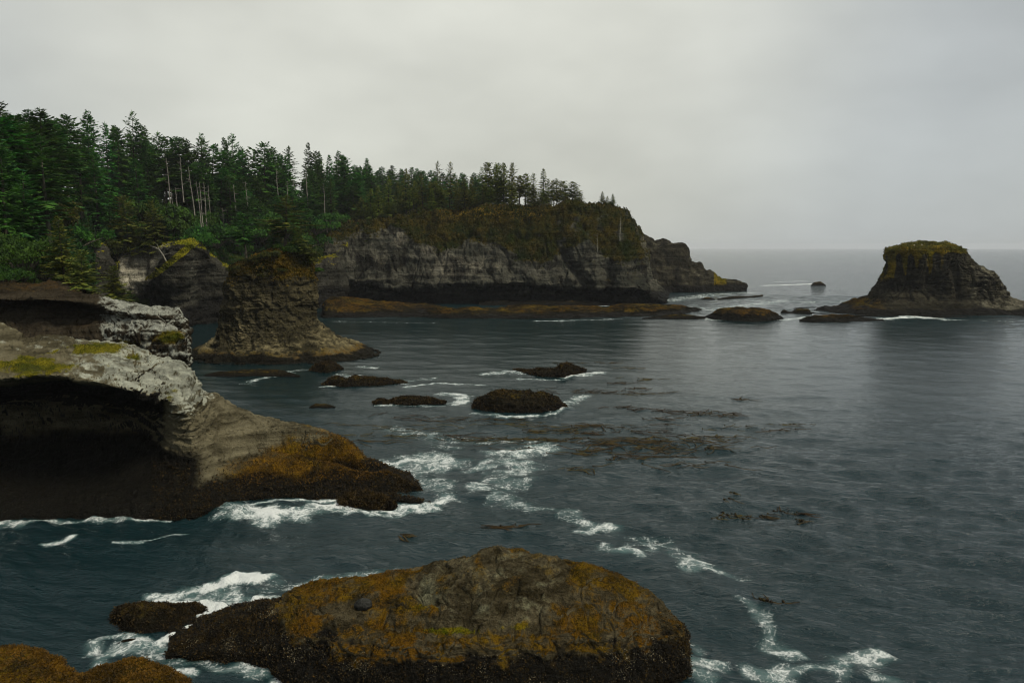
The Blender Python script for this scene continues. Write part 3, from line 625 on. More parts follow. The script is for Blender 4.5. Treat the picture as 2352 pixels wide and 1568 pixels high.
B['ledge1'] = awash('rock_ledge', [(740, 722), (750, 690), (770, 682), (830, 686), (880, 692), (940, 696), (1000, 700), (1040, 712)], [(740, 730), (850, 728), (1040, 729)], 60, M_ledge, 'long dark sloping ledge at the cliff foot beside the tree-topped stack', cat='rock ledge', res=(200, 70), amp=1.4, scale=.10, mask=lowmask, seed=12, crest=.8, strata=.4)
B['ledge2'] = awash('rock_ledge', [(985, 722), (1012, 712), (1050, 709), (1120, 708), (1200, 702), (1300, 702), (1380, 704), (1440, 700), (1500, 700), (1560, 704), (1612, 708)], [(985, 730), (1100, 732), (1300, 731), (1450, 728), (1560, 722), (1612, 712)], 42, M_ledge, 'long low ochre-tinged rock shelf running along the foot of the headland', cat='rock ledge', res=(320, 80), amp=1.4, scale=.10, mask=lowmask, seed=13, crest=.7, strata=.4)
B['ledge3'] = awash('rock_ledge', [(1100, 694), (1200, 690), (1300, 689), (1400, 692), (1480, 697), (1530, 700)], [(1100, 702), (1300, 702), (1530, 702)], 30, M_ledge, 'upper rock shelf tucked under the dark base of the headland', cat='rock ledge', res=(160, 50), amp=.7, scale=.14, mask=lowmask, seed=14)
B['reef'] = awash('rock', [(1618, 728), (1640, 716), (1660, 708), (1720, 706), (1755, 708), (1775, 716), (1800, 730)], [(1618, 730), (1690, 739), (1760, 738), (1800, 732)], 16, M_ledge, 'broad rounded dark reef between the headland shelf and the offshore stack', res=(140, 70), amp=.6, scale=.2, mask=lowmask, seed=15)
B['r1'] = awash('rock', [(1475, 731), (1510, 726), (1560, 722), (1620, 728)], [(1475, 732), (1550, 733), (1620, 732)], 7, M_black, 'low flat rock linking the headland shelf to the broad reef', seed=16, res=(60, 30), amp=.3)
B['r2'] = awash('rock', [(1793, 717), (1800, 711), (1815, 716), (1835, 709), (1855, 709), (1865, 719)], [(1793, 719), (1865, 721)], 7, M_black, 'pair of joined dark humps in the gap beside the offshore stack', seed=17, res=(60, 30), amp=.3)
B['r3'] = awash('rock', [(1608, 687), (1625, 682), (1642, 687)], [(1608, 688), (1642, 688)], 6, M_black, 'smallest dark rock off the tip of the headland in choppy water', seed=18, res=(30, 20), amp=.2)
B['r4'] = awash('rock', [(1648, 686), (1680, 681), (1720, 680), (1752, 677), (1753, 681)], [(1648, 688), (1753, 682)], 7, M_black, 'thin low rock bar off the tip of the headland', seed=19, res=(60, 24), amp=.2)
B['r5'] = awash('rock', [(1862, 655), (1872, 648), (1884, 647), (1897, 655)], [(1862, 656), (1897, 656)], 10, M_black, 'lone far rock breaking a white wave on the open sea', seed=20, res=(40, 24), amp=.4)
B['r6'] = awash('rock', [(1836, 734), (1870, 724), (1930, 722), (1980, 728), (2030, 735)], [(1836, 738), (1900, 741), (1980, 738), (2030, 737)], 12, M_ledge, 'low weedy rock at the left foot of the offshore stack', seed=21, res=(90, 40), amp=.5, scale=.2, mask=lowmask)

# ------------------------------------------------------------------ left lichen rock with cave, running out to a mossy point
def back(p, *steps): return [behind(p, a, b) for a, b in steps]
L1 = []
for row in (
        (-260, 1195, (1090, 70), (960, 78), (905, 66), (810, 76), (735, 86)), (-120, 1195, (1080, 71), (940, 80), (885, 66), (800, 76), (738, 86)), (-40, 1195, (1075, 72), (930, 81), (874, 66), (800, 76), (742, 85)),
        (0, 1195, (1070, 72.5), (925, 82), (871, 65.5), (810, 75), (750, 84)), (40, 1195, (1070, 73), (920, 82.5), (866, 65.2), (812, 75), (766, 83)), (62, 1194, (1070, 73), (918, 82.5), (863, 65), (815, 75), (786, 82)),
        (90, 1194, (1070, 73), (915, 82.5), (861, 65), (815, 75), (780, 82)), (130, 1193, (1070, 73), (915, 82), (862, 65), (818, 75), (776, 82)), (200, 1191, (1070, 73), (922, 82), (873, 65.2), (822, 74), (784, 82)),
        (270, 1190, (1072, 73), (935, 81), (889, 65.6), (835, 74), (796, 82)), (320, 1189, (1075, 72.5), (950, 79), (903, 66.5), (848, 74), (808, 81)), (350, 1188, (1078, 72), (958, 77), (910, 67.5), (856, 74), (822, 80)),
        (380, 1188, (1080, 71), (970, 73.5), (915, 69.5), (868, 74), (830, 80)), (410, 1187, (1085, 70), (995, 71.5), (935, 70.5), (885, 74), (838, 79.5)),
        (440, 1186, (1095, 69.5), (1012, 71), (968, 71.6), (918, 73.8), (866, 78)), (458, 1183, (1095, 69.6), (1016, 71.6), (990, 72.6), (950, 74.5), (890, 78.5)), (472, 1180, (1094, 70), (1016, 72.6), (1002, 74.2), (962, 76.4), (908, 80.5)), (500, 1168, (1098, 71), (1016, 74), (1003, 76.2), (962, 79), (916, 83)),
        (550, 1158, (1095, 72), (1022, 75), (1006, 77.5), (972, 80), (940, 83)), (600, 1152, (1092, 72.8), (1034, 75.5), (1014, 78), (985, 80), (960, 82.5)), (660, 1150, (1096, 73), (1048, 75.5), (1030, 78), (998, 80), (971, 82)),
        (720, 1150, (1102, 73), (1060, 75.2), (1044, 77.4), (1010, 79), (987, 81)), (770, 1148, (1106, 73), (1066, 75.2), (1055, 77), (1030, 78), (1010, 79.5)), (810, 1147, (1110, 73), (1072, 75), (1064, 76.6), (1048, 77.4), (1040, 78)),
        (850, 1147, (1115, 73.2), (1077, 75), (1074, 76), (1072, 76.4), (1071, 76.8)), (900, 1150, (1125, 73.2), (1095, 74.8), (1093, 75.4), (1092, 75.8), (1091, 76)), (945, 1154, (1136, 73), (1112, 74), (1111, 74.4), (1110, 74.7), (1109, 75)),
        (972, 1156, (1146, 72.9), (1130, 73.5), (1129, 73.8), (1129, 74), (1128, 74.2)), (988, 1157, (1154, 72.9), (1150, 73.2), (1150, 73.4), (1150, 73.5), (1150, 73.6))):
    x, yw = row[:2]; w = Z(x, yw, 0); pts = [D(x, y, d) for y, d in row[2:]]; c = pts[-1]
    L1.append([rowz(w, -2), w] + pts + back(c, (4, c[2] - .7), (9, max(c[2] - 5, -1)), (12, -2)))
V = surface(L1, 760, 330)
def plan_dist(P, Q):
    best = np.full(len(P), 1e9)
    for a, b in zip(Q[:-1], Q[1:]):
        ab = (b - a)[:2]; t = np.clip(((P[:, :2] - a[:2]) @ ab) / (ab @ ab), 0, 1); best = np.minimum(best, np.linalg.norm(P[:, :2] - a[:2] - t[:, None] * ab, axis=1))
    return best
GV = np.array([D(505, 1006, 76), D(580, 1016, 77.6), D(660, 1034, 78), D(740, 1052, 77.3), D(800, 1064, 76.7), D(850, 1075, 76)])
def l1disp(P, N):
    x, y = project(P)
    topw = sstep(9, 11.5, P[:, 2])
    a = disp_rock(.38, .45, .12, 1.4, .7, 6, 50., .55, .13)(P, N)
    flow = fbm(np.stack([P[:, 0] * .16 + P[:, 1] * .10, P[:, 1] * .34 - P[:, 0] * .12, P[:, 2] * .5], 1) + 3, 4, .5, True)
    a += N * (topw * .55 * (flow - .35))[:, None]
    a[:, 2] -= 1.25 * np.exp(-(plan_dist(P, GV) / .95) ** 2)
    a[:, 2] += .55 * np.exp(-(plan_dist(P, GV + np.array([.6, 2.0, 0])) / 1.1) ** 2)
    pits = np.clip(fbm(P * 1.2 + 31, 3) - .25, 0, 1) * (1 - topw) * sstep(1.2, 2.5, P[:, 2]) * (x > 440)
    weed = sstep(3.0, 1.6, P[:, 2]) * .14 * fbm(P * 2.6, 3)
    bd = beds(P, 1.15, (.10, -.06), 5.) * (.16 + .25 * fbm(P * .3 + 8, 2)) * sstep(2.5, 4.5, P[:, 2]); ck = cracks(P, .30, (1, 1, 1.6), 9.) * sstep(2.5, 4, P[:, 2])
    return a + N * (weed - .9 * pits + bd - .30 * ck)[:, None]
def l1mask(P, N):
    x, y = project(P); n = fbm(P * .22, 4); n2 = fbm(P * .7 + 8, 4); m = np.zeros((len(P), 4)); z = P[:, 2]
    up = sstep(.25, .7, N[:, 2]); topw = sstep(7.5, 10, z)
    m[:, 1] = topw * up * (.30 + .45 * sstep(60, 330, x) + .6 * n2) + (1 - topw) * up * .22 + topw * .5 * sstep(350, 400, x)
    m[:, 0] = topw * (.02 + .50 * n2 + .10 * sstep(330, 120, x) + np.exp(-(((x - 235) / 75) ** 2 + ((y - 800) / 16) ** 2)) * .8 + .62 * np.exp(-(((x - 60) / 130) ** 2 + ((y - 840) / 30) ** 2)) + .5 * np.exp(-(((x - 390) / 18) ** 2 + ((y - 905) / 26) ** 2)) + .5 * np.exp(-(((x - 445) / 22) ** 2 + ((y - 960) / 30) ** 2)) + .6 * np.exp(-(((x - 310) / 26) ** 2 + ((y - 822) / 10) ** 2)) + .25 * n)
    line = np.interp(x, [400, 500, 600, 680, 760, 850, 990], [2.2, 2.4, 2.7, 3.6, 4.6, 4.0, 3.0])
    m[:, 2] = .80 * sstep(line + 2.0, line - 1.0, z + 1.6 * n) * sstep(430, 560, x) * sstep(.0, .35, N[:, 2] + .2) * sstep(.8, 1.8, z + .6 * n)
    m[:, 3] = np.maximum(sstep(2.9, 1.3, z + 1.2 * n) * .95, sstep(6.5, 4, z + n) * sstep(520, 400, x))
    m[:, 3] = np.maximum(m[:, 3], 1.2 * (up < .4) * sstep(400, 350, x) * sstep(13.2, 11.8, z + .8 * n))  # cave wall below the lip blackened: overhang shade painted into the colour
    return m
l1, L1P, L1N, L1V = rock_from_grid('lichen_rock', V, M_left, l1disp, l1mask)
tag(l1, 'big lichen-topped rock with a black overhang, running out to an ochre weedy point', 'rock')

L2 = []
for x, yt, dt, yl, dl in ((-260, 645, 108, 690, 98), (-120, 648, 108, 690, 98), (-40, 650, 108, 688, 98), (0, 651, 107, 688, 98), (50, 658, 106, 690, 98), (75, 654, 106, 688, 97.5), (130, 656, 106, 690, 97.5), (180, 664, 105, 694, 98), (225, 678, 104, 700, 98.5), (250, 690, 103, 708, 99), (280, 692, 103, 716, 98), (330, 700, 102, 722, 97),
                          (352, 711, 101.5, 728, 97), (380, 709, 101.5, 728, 97.5), (405, 712, 101.5, 734, 98.5), (420, 728, 101.5, 748, 99.5), (430, 765, 101.5, 780, 100), (433, 800, 101.5, 805, 100.5), (436, 850, 101.5, 852, 101)):
    w = rowz(D(x, 880, 95), -1); lip = D(x, yl, dl); tp = D(x, yt, dt)
    k = sstep(300, 200, x)
    L2.append([w, D(x, 860, 96), D(x, max(820, yl + 30), 95.5), D(x, max(765, yl + 22), 95.5 + 2.5 * k), D(x, yl + 14, dl + 4 * k), lip, .45 * lip + .55 * tp + np.array([0, 0, .35]), tp] + back(tp, (4, tp[2] - .3), (12, tp[2] - 4)))
V = surface(L2, 460, 210)
def l2mask(P, N):
    x, y = project(P); n = fbm(P * .2, 4); n2 = fbm(P * .6 + 3, 4); m = np.zeros((len(P), 4)); rt = sstep(200, 260, x)
    up = sstep(.0, .6, N[:, 2])
    m[:, 1] = rt * (.35 + .35 * up + .5 * n2) + (1 - rt) * (.08 + .35 * n2)
    m[:, 0] = rt * (.9 * np.exp(-(((x - 395) / 38) ** 2 + ((y - 772) / 20) ** 2)) + .7 * np.exp(-(((x - 290) / 70) ** 2 + ((y - 790) / 22) ** 2)) + .3 * n)
    m[:, 2] = (1 - rt) * (.45 * sstep(678, 665, y) + .45 * np.exp(-(((x - 190) / 40) ** 2 + ((y - 745) / 14) ** 2)) + .3 * n)
    m[:, 3] = (1 - rt) * .5 * sstep(.2, -.1, N[:, 2])  # undersides of the lip darkened, their shade painted in as colour
    return m
M_left2 = rock_material('terrace_rock', .55, dark=(.020, .016, .010), mid=(.055, .045, .030), pale=(.36, .37, .31), jitk=1.2, cavk=.45, moss=(.06, .07, .008), moss2=(.15, .10, .010), weed=(.075, .040, .008), weed2=(.026, .016, .006), bump=.85)
l2, L2P, L2N, L2V = rock_from_grid('terrace_rock', V, M_left2, lambda P, N: disp_rock(.75, .30, .2, .9, .6, 6, 60., .8, .12)(P, N) + N * (.20 * beds(P, .8, (.06, 0), 2.) - .35 * cracks(P, .26, (1, 1, 1.5), 4.))[:, None], l2mask)
tag(l2, 'stepped brown rock terrace ending in a pale lichen-covered block behind the cave rock', 'rock')

# ------------------------------------------------------------------ big foreground rock
FG = []
for row in ((392, 1498, 1493, 1490, .3, .35), (408, 1502, 1488, 1482, .4, .55), (440, 1508, 1480, 1468, .6, .8), (480, 1514, 1472, 1454, .8, 1.1), (525, 1522, 1462, 1430, 1.1, 1.5), (570, 1530, 1460, 1412, 1.3, 1.8), (610, 1540, 1458, 1399, 1.6, 2.0), (640, 1558, 1452, 1394, 2.0, 2.2), (665, 1572, 1448, 1378, 2.3, 2.5), (690, 1582, 1452, 1360, 2.4, 2.8),
            (740, 1592, 1462, 1348, 2.4, 3.0), (800, 1598, 1470, 1336, 2.5, 3.3), (870, 1604, 1480, 1327, 2.5, 3.5), (950, 1608, 1488, 1314, 2.5, 3.8), (1030, 1610, 1490, 1301, 2.5, 4.1), (1090, 1610, 1488, 1295, 2.5, 4.3), (1130, 1610, 1486, 1283, 2.6, 4.6), (1190, 1610, 1480, 1277, 2.6, 4.7), (1255, 1610, 1474, 1283, 2.7, 4.6),
            (1310, 1608, 1466, 1297, 2.7, 4.3), (1360, 1606, 1458, 1312, 2.8, 4.1), (1405, 1602, 1452, 1322, 2.8, 3.9), (1450, 1596, 1450, 1345, 2.7, 3.6), (1490, 1588, 1452, 1370, 2.5, 3.3), (1520, 1580, 1458, 1396, 2.3, 3.0), (1545, 1570, 1468, 1428, 2.0, 2.5), (1562, 1560, 1484, 1452, 1.6, 2.1), (1571, 1548, 1505, 1482, 1.0, 1.4), (1575, 1530, 1520, 1512, .5, .7)):
    x, yw, yf, yt, zf, zt = row
    w = Z(x, yw, 0); f = Z(x, yf, zf); tp = Z(x, yt, zt)
    m1 = Z(x, yf * .64 + yt * .36, zf + (zt - zf) * .42); m2 = Z(x, yf * .28 + yt * .72, zf + (zt - zf) * .86)
    f0 = .45 * w + .55 * f; f0[1] -= .35; f0[2] = zf * .5
    FG.append([rowz(w, -1.5), w, f0, f, m1, m2, tp] + back(tp, (1.2, tp[2] - .35), (3.2, tp[2] * .45), (4.2, -1.5)))
V = surface(FG, 720, 400)
DM = Z(1125, 1352, 4.2); GR = [Z(*q) for q in ((955, 1345, 3.6), (985, 1385, 3.4), (1060, 1408, 3.3), (1150, 1420, 3.3), (1230, 1412, 3.4))]
def fgdome(P):
    q = ((P[:, 0] - DM[0]) / 4.9) ** 2 + ((P[:, 1] - DM[1] - 1.3) / 4.2) ** 2 + .55 * fbm(P * .5 + 2, 3)
    return sstep(1.3, .75, q)
GR2 = np.array([Z(*q) for q in ((650, 1440, 2.4), (760, 1450, 2.5), (880, 1438, 2.8), (1000, 1442, 2.9), (1110, 1452, 2.9), (1260, 1446, 3.0), (1380, 1430, 3.0))])
def fgdisp(P, N):
    a = disp_rock(.30, .55, .0, 1, .7, 6, 70., .35, .25)(P, N)
    a[:, 2] += .26 * fgdome(P) - .42 * np.exp(-(plan_dist(P, GR) / .5) ** 2) - .30 * np.exp(-(plan_dist(P, GR2) / .45) ** 2) + .22 * np.exp(-(plan_dist(P, GR2 + np.array([0, 1.0, 0])) / .5) ** 2)
    zs = P[:, 2] + .5 * fbm(P * .3 + 12, 3) + .08 * P[:, 0]; st_ = .16 * (np.abs(((zs * 1.6) % 1) - .5) * 2 - .5) * sstep(1.6, 2.4, P[:, 2]); a += N * st_[:, None] * .9
    low = sstep(3.2, 2.2, P[:, 2])
    a -= N * (.20 * cracks(P, .42, (1, 1, 1), 6.) * sstep(1.2, 2.2, P[:, 2]))[:, None]
    a += N * (.16 * beds(P, 1.7, (.05, -.02), 7.) * sstep(1.5, 2.4, P[:, 2]))[:, None]
    a += N * (low * (.16 * fbm(P * 3.0, 3) + .10 * (fbm(P * 1.3 + 5, 3, .5, True))))[:, None]
    return a
def fgmask(P, N):
    x, y = project(P); n = fbm(P * .5, 4); n2 = fbm(P * 1.6 + 3, 3); z = P[:, 2]; m = np.zeros((len(P), 4)); up = sstep(.15, .6, N[:, 2])
    dome = fgdome(P); lip = np.exp(-(plan_dist(P, GR) / .5) ** 2)
    m[:, 2] = .66 * up * (1 - .62 * dome) + .70 * n + .60 * n2 - .45 * np.exp(-(((x - 820) / 90) ** 2 + ((y - 1410) / 22) ** 2)) - .5 * lip
    m[:, 1] = .42 * dome + .75 * np.exp(-(((x - 985) / 22) ** 2 + ((y - 1365) / 26) ** 2)) + .35 * np.exp(-(((x - 760) / 60) ** 2 + ((y - 1440) / 16) ** 2)) + .5 * np.exp(-(((x - 850) / 60) ** 2 + ((y - 1400) / 14) ** 2)) + .25 * n2
    m[:, 0] = .85 * np.exp(-(((x - 1030) / 70) ** 2 + ((y - 1448) / 11) ** 2)) + .5 * np.exp(-(((x - 1200) / 60) ** 2 + ((y - 1440) / 10) ** 2)) + .45 * np.exp(-(((x - 960) / 60) ** 2 + ((y - 1395) / 12) ** 2)) + .40 * n2 + .34 * up * (.5 + n) - .05
    dk = np.maximum(sstep(2.75, 1.5, z + .9 * n + .5 * n2) * .95, .9 * sstep(690, 610, x) * sstep(2.6, 1.9, z + .5 * n))
    dk = np.maximum(dk, .38 * sstep(1440, 1530, x) + .2 * n); m[:, 3] = dk
    return m
fg, FGP, FGN, FGV = rock_from_grid('foreground_rock', V, M_fore, fgdisp, fgmask)
tag(fg, 'big domed foreground rock with ochre seaweed, grey crown and black mussel-covered sides', 'rock')
M_dry = rock_material('grey_stone', 1.6, dark=(.02, .02, .018), mid=(.055, .056, .05), bump=.7)
def stone(name, c, s, label, seed):
    th = np.linspace(0, 2 * pi, 28, endpoint=False); ph = np.linspace(-pi / 2, pi / 2, 18)
    T, Pp = np.meshgrid(th, ph, indexing='ij'); k = .75
    V = np.stack([s[0] * np.sign(np.cos(T)) * np.abs(np.cos(T)) ** k * np.cos(Pp), s[1] * np.sign(np.sin(T)) * np.abs(np.sin(T)) ** k * np.cos(Pp), s[2] * np.sin(Pp)], -1) + c
    o, *_ = rock_from_grid(name, V, M_dry, disp_rock(.12, 1.4, 0, 1, .5, 4, seed), lambda P, N: np.zeros((len(P), 4)), wrap=True)
    tag(o, label, 'boulder'); return o
c = Z(834, 1392, 3.25); stone('boulder', c + np.array([0, 0, .12]), (.52, .42, .34), 'small loose dark grey boulder lying on top of the big foreground rock', 80.)
# two weedy rocks at the lower left corner
def weedmask(P, N):
    n = fbm(P * .8, 4); m = np.zeros((len(P), 4)); m[:, 2] = .78 * sstep(.05, .5, N[:, 2]) + .35 * n; m[:, 3] = sstep(1.0, .3, P[:, 2] + .4 * n); return m
c1 = awash('rock', [(-160, 1500), (-80, 1488), (0, 1486), (40, 1487), (90, 1494), (120, 1508), (150, 1520), (175, 1545), (200, 1570)], [(-160, 1640), (0, 1650), (120, 1640), (200, 1590)], 5.2, M_fore, 'ochre weed-covered rock in the bottom left corner of the view', res=(200, 120), amp=.3, scale=.7, mask=weedmask, crest=.72, seed=22)
c2 = awash('rock', [(160, 1572), (200, 1548), (250, 1528), (300, 1518), (345, 1522), (390, 1540), (430, 1562), (450, 1590)], [(160, 1660), (300, 1668), (450, 1630)], 4.4, M_fore, 'rounded ochre weed-covered rock cut off by the bottom edge, beside the corner rock', res=(200, 120), amp=.22, scale=.8, mask=weedmask, crest=.6, seed=23)

# ------------------------------------------------------------------ plants
def tube_mesh(paths, sides=6):
    """paths: list of (points (n,3), radii (n)); returns verts, quads"""
    VV, FF, o = [], [], 0
    for P, r in paths:
        P = np.asarray(P, float); n = len(P); T = np.gradient(P, axis=0); T /= np.linalg.norm(T, axis=1)[:, None] + 1e-9
        ref = np.where(np.abs(T[:, 2:3]) > .8, np.array([[1., 0, 0]]), np.array([[0, 0, 1.]]))
        a = np.cross(T, ref); a /= np.linalg.norm(a, axis=1)[:, None] + 1e-9; b = np.cross(T, a)
        th = np.linspace(0, 2 * pi, sides, endpoint=False)
        ring = P[:, None] + np.asarray(r)[:, None, None] * (np.cos(th)[None, :, None] * a[:, None] + np.sin(th)[None, :, None] * b[:, None])
        VV.append(ring.reshape(-1, 3)); i = np.arange(n - 1)[:, None] * sides; j = np.arange(sides)[None]; k = (j + 1) % sides
        FF.append((np.stack([i + j, i + k, i + sides + k, i + sides + j], -1).reshape(-1, 4)) + o); o += n * sides
    return np.concatenate(VV), np.concatenate(FF)
def kites(P, T, S, L, Wd):
    """leaf-shaped quads from base P along T, spread along S"""
    L = L[:, None]; Wd = Wd[:, None]
    V = np.stack([P, P + T * L * .45 + S * Wd, P + T * L, P + T * L * .45 - S * Wd], 1).reshape(-1, 3)
    return V, np.arange(len(V)).reshape(-1, 4)
def conifer(seed, h=20., r=3.4, base=.2, nb=120, prof=1.0, ragged=.3, up=.0, dense=1.0, mat=None, dead=14, bend=.3, flat=0.):
    g = np.random.default_rng(seed); KP, KT, KS, KL, KW = [], [], [], [], []
    zz = np.linspace(0, 1, 12); ph = g.uniform(0, 6.28)
    cx = lambda t: bend * np.stack([np.sin(t * 2.2 + ph) - np.sin(ph), np.cos(t * 1.7 + ph) - np.cos(ph)], -1)
    tips = []
    for k in range(nb):
        t = base + (1 - base) * (k / nb) ** .92; tt = (t - base) / (1 - base)
        L = r * ((1 - tt) ** prof) * (1 - .55 * max(0, .22 - tt) / .22) * (1 + ragged * g.normal() * .8) + .25
        L = max(.25, L); az = k * 2.39996 + g.normal() * .5
        el = radians(-14 + 55 * tt ** 2.2) + g.normal() * .14 + up
        o = np.array([*cx(np.array(t)), h * t]); dr = np.array([cos(az) * cos(el), sin(az) * cos(el), sin(el)])
        side = np.array([-sin(az), cos(az), 0.])
        n = max(4, int(dense * (4 + L * 6.0)))
        s = np.sort(g.uniform(.12, 1.0, n)); sg = np.where(np.arange(n) % 2 == 0, 1., -1.)
        q = o + s[:, None] * L * dr; q[:, 2] += -.10 * L * s ** 2 + .12 * L * s ** 4
        ang = g.uniform(.35, 1.05, n); tv = dr[None] * np.cos(ang)[:, None] + side[None] * (sg * np.sin(ang))[:, None]
        tv[:, 2] += g.uniform(-.42, .12, n); tv /= np.linalg.norm(tv, axis=1)[:, None]
        sv = np.cross(tv, np.array([0, 0, 1.])[None] + g.normal(size=(n, 3)) * (.45 - flat)); sv /= np.linalg.norm(sv, axis=1)[:, None]
        ll = (.42 + .24 * L * (1.15 - s)) * g.uniform(.7, 1.3, n)
        KP.append(q); KT.append(tv); KS.append(sv); KL.append(ll); KW.append(ll * g.uniform(.16, .30, n))
        KP.append((o + .72 * L * dr)[None]); KT.append(dr[None]); KS.append(side[None]); KL.append(np.array([.36 * L + .2])); KW.append(np.array([.10 * L + .06]))
    KP.append(np.array([[*cx(np.array(.975)), h * .975]])); KT.append(np.array([[0, 0, 1.]])); KS.append(np.array([[1., 0, 0]])); KL.append(np.array([.06 * h])); KW.append(np.array([.10]))
    V, Fq = kites(np.concatenate(KP), np.concatenate(KT), np.concatenate(KS), np.concatenate(KL), np.concatenate(KW))
    crown = new_mesh('crown', V, Fq, mat, smooth=False)
    pts = np.concatenate([cx(zz), (zz * h * .985)[:, None]], 1); pts[0, 2] = -1.2
    paths = [(pts, .016 * h * (1 - zz) ** .85 + .02)]
    for k in range(dead):
        t = g.uniform(.12, max(.2, base + .12)); az = g.uniform(0, 6.28); L = g.uniform(.5, 1.5); o = np.array([*cx(np.array(t)), h * t])
        e_ = o + L * np.array([cos(az), sin(az), g.uniform(-.35, .15)]); paths.append((np.array([o, .5 * (o + e_) - [0, 0, .05], e_]), np.array([.05, .035, .012])))
    tv, tf = tube_mesh(paths, 5); trunk = new_mesh('trunk', tv, tf, M_bark)
    return crown, trunk
def protos(mat, s0):
    return {
        'narrow': [conifer(s0 + i, r=3.3, base=.10, nb=170, prof=.78, ragged=.25, mat=mat) for i in (1, 2)],
        'full': [conifer(s0 + 10 + i, r=4.3, base=.06, nb=190, prof=.74, ragged=.32, mat=mat) for i in (1, 2)],
        'layered': [conifer(s0 + 20 + i, r=4.1, base=.28, nb=96, prof=.68, ragged=.42, up=.06, flat=.3, mat=mat, dead=22) for i in (1, 2, 3)],
        'ragged': [conifer(s0 + 30 + i, r=3.9, base=.38, nb=125, prof=.50, ragged=.5, mat=mat, dead=30, bend=.6) for i in (1, 2, 3)],
        'bushy': [conifer(s0 + 40 + i, r=6.4, base=.04, nb=190, prof=.62, ragged=.42, mat=mat, dead=6, bend=.8, flat=.25) for i in (1, 2)]}
PR = protos(M_needle, 100); PR_LIT = protos(M_needle_lit, 200)
_pick = random.Random(5)
def plant_tree(lib, style, p, H, wf, label, group, name='spruce_tree', lean=(0, 0)):
    crown, trunk = _pick.choice(lib[style])
    e_ = empty(name, tuple(p), _pick.uniform(0, 6.28)); wf *= 1.15; e_.scale = (wf * H / 20, wf * H / 20, H / 20); e_.rotation_euler = (lean[0], lean[1], _pick.uniform(0, 6.28))
    link('trunk', trunk, e_); link('crown', crown, e_); tag(e_, label, 'tree', group); return e_
def height_to(p, ytop):
    lo = 25 + 0.0; r = ray(CX, ytop); zt = CAMH + r[2] * p[1] / r[1]; return zt - p[2]
ORD = 'first second third fourth fifth sixth seventh eighth ninth tenth eleventh twelfth thirteenth fourteenth fifteenth sixteenth seventeenth eighteenth nineteenth twentieth'.split()
def ordinal(i):
    if i < 20: return ORD[i]
    t_ = {2: 'twenty', 3: 'thirty', 4: 'forty', 5: 'fifty', 6: 'sixty', 7: 'seventy'}[(i + 1) // 10]; u = (i + 1) % 10
    return {20: 'twentieth', 30: 'thirtieth', 40: 'fortieth', 50: 'fiftieth', 60: 'sixtieth', 70: 'seventieth'}[i + 1] if u == 0 else t_ + '-' + ORD[u - 1]
LOOK = {'narrow': 'narrow pointed dark', 'full': 'full conical dark', 'layered': 'layered open-branched', 'ragged': 'ragged bare-stemmed', 'bushy': 'broad bushy'}
def d_front(x): return np.interp(x, [-500, -150, 0, 110, 190, 250, 330, 450, 540, 640, 720, 790, 860, 1000], [92, 104, 110, 135, 200, 236, 243, 250, 272, 292, 315, 345, 362, 375])
# forest skyline, left to right
sk = [z1(*q) for q in ((10, 110), (97, 75), (185, 200), (300, 330), (355, 165), (415, 145), (490, 190), (560, 250), (650, 220), (740, 285), (800, 330), (870, 165), (970, 220), (1050, 285), (1115, 340), (1190, 370), (1280, 175), (1390, 285), (1450, 315), (1520, 370), (1610, 420), (1690, 420), (1770, 420), (1820, 425))]
sk += [z2(*q) for q in ((245, 165), (370, 155), (435, 110), (500, 215), (580, 155), (640, 185), (710, 115), (790, 240), (860, 270), (935, 205), (1015, 255), (1070, 250), (1130, 300), (1185, 305), (1235, 240), (1385, 200), (1455, 290), (1490, 300), (1590, 315), (1665, 275), (1740, 315))]
sty = ['narrow', 'narrow', 'full', 'layered', 'ragged', 'full', 'layered', 'ragged', 'narrow', 'full', 'ragged', 'layered', 'full']
SKX = [q[0] for q in sk]; SKY = [q[1] for q in sk]
for i, (x, y) in enumerate(sk):
    d = d_front(max(x, 60)) + _pick.uniform(50, 85); p = hill_at(x, d); H = height_to(p, y); st = sty[(i * 7) % 13]
    if i in (1, 16, 26, 30): st = 'layered'
    plant_tree(PR, st, p, H, _pick.uniform(1.0, 1.3) * min(1.2, 26 / H), f'{LOOK[st]} spruce, {ordinal(i)} from the left along the forest skyline', 'spruces along the forest skyline')
# the wood below the skyline
cnt = 0; WOOD = {}
SKS = np.convolve(np.pad(SKY, 2, 'edge'), np.ones(5) / 5, 'valid')
while cnt < 150:
    x = _pick.uniform(-35, 850) if cnt % 4 else _pick.uniform(540, 850); df = d_front(max(x, -100)); d = df + (_pick.uniform(6, 95) if cnt % 3 else _pick.uniform(50, 110)); p = hill_at(x, d)
    xx, yy = project(p); sky_y = np.interp(xx, SKX, SKS) + _pick.uniform(6, 60)
    H = min(_pick.uniform(14, 28) if cnt % 3 else 40, height_to(p, sky_y))
    if 130 < xx < 430 and d < df + 24: continue
    if H < 7: continue
    st = _pick.choice(['narrow', 'full', 'full', 'full', 'layered', 'ragged', 'ragged'])
    row = 'front' if d < df + 32 else 'middle' if d < df + 64 else 'rear'
    WOOD.setdefault(row, []).append((float(xx), plant_tree(PR, st, p, H, _pick.uniform(.95, 1.3) * min(1.35, 24 / H), LOOK[st], 'spruces inside the hillside wood'))); cnt += 1
for row, L_ in WOOD.items():
    for i, (_x, o) in enumerate(sorted(L_, key=lambda q: q[0])): o['label'] = f"{o['label']} spruce, {ordinal(i)} from the left in the {row} rows of the hillside wood"
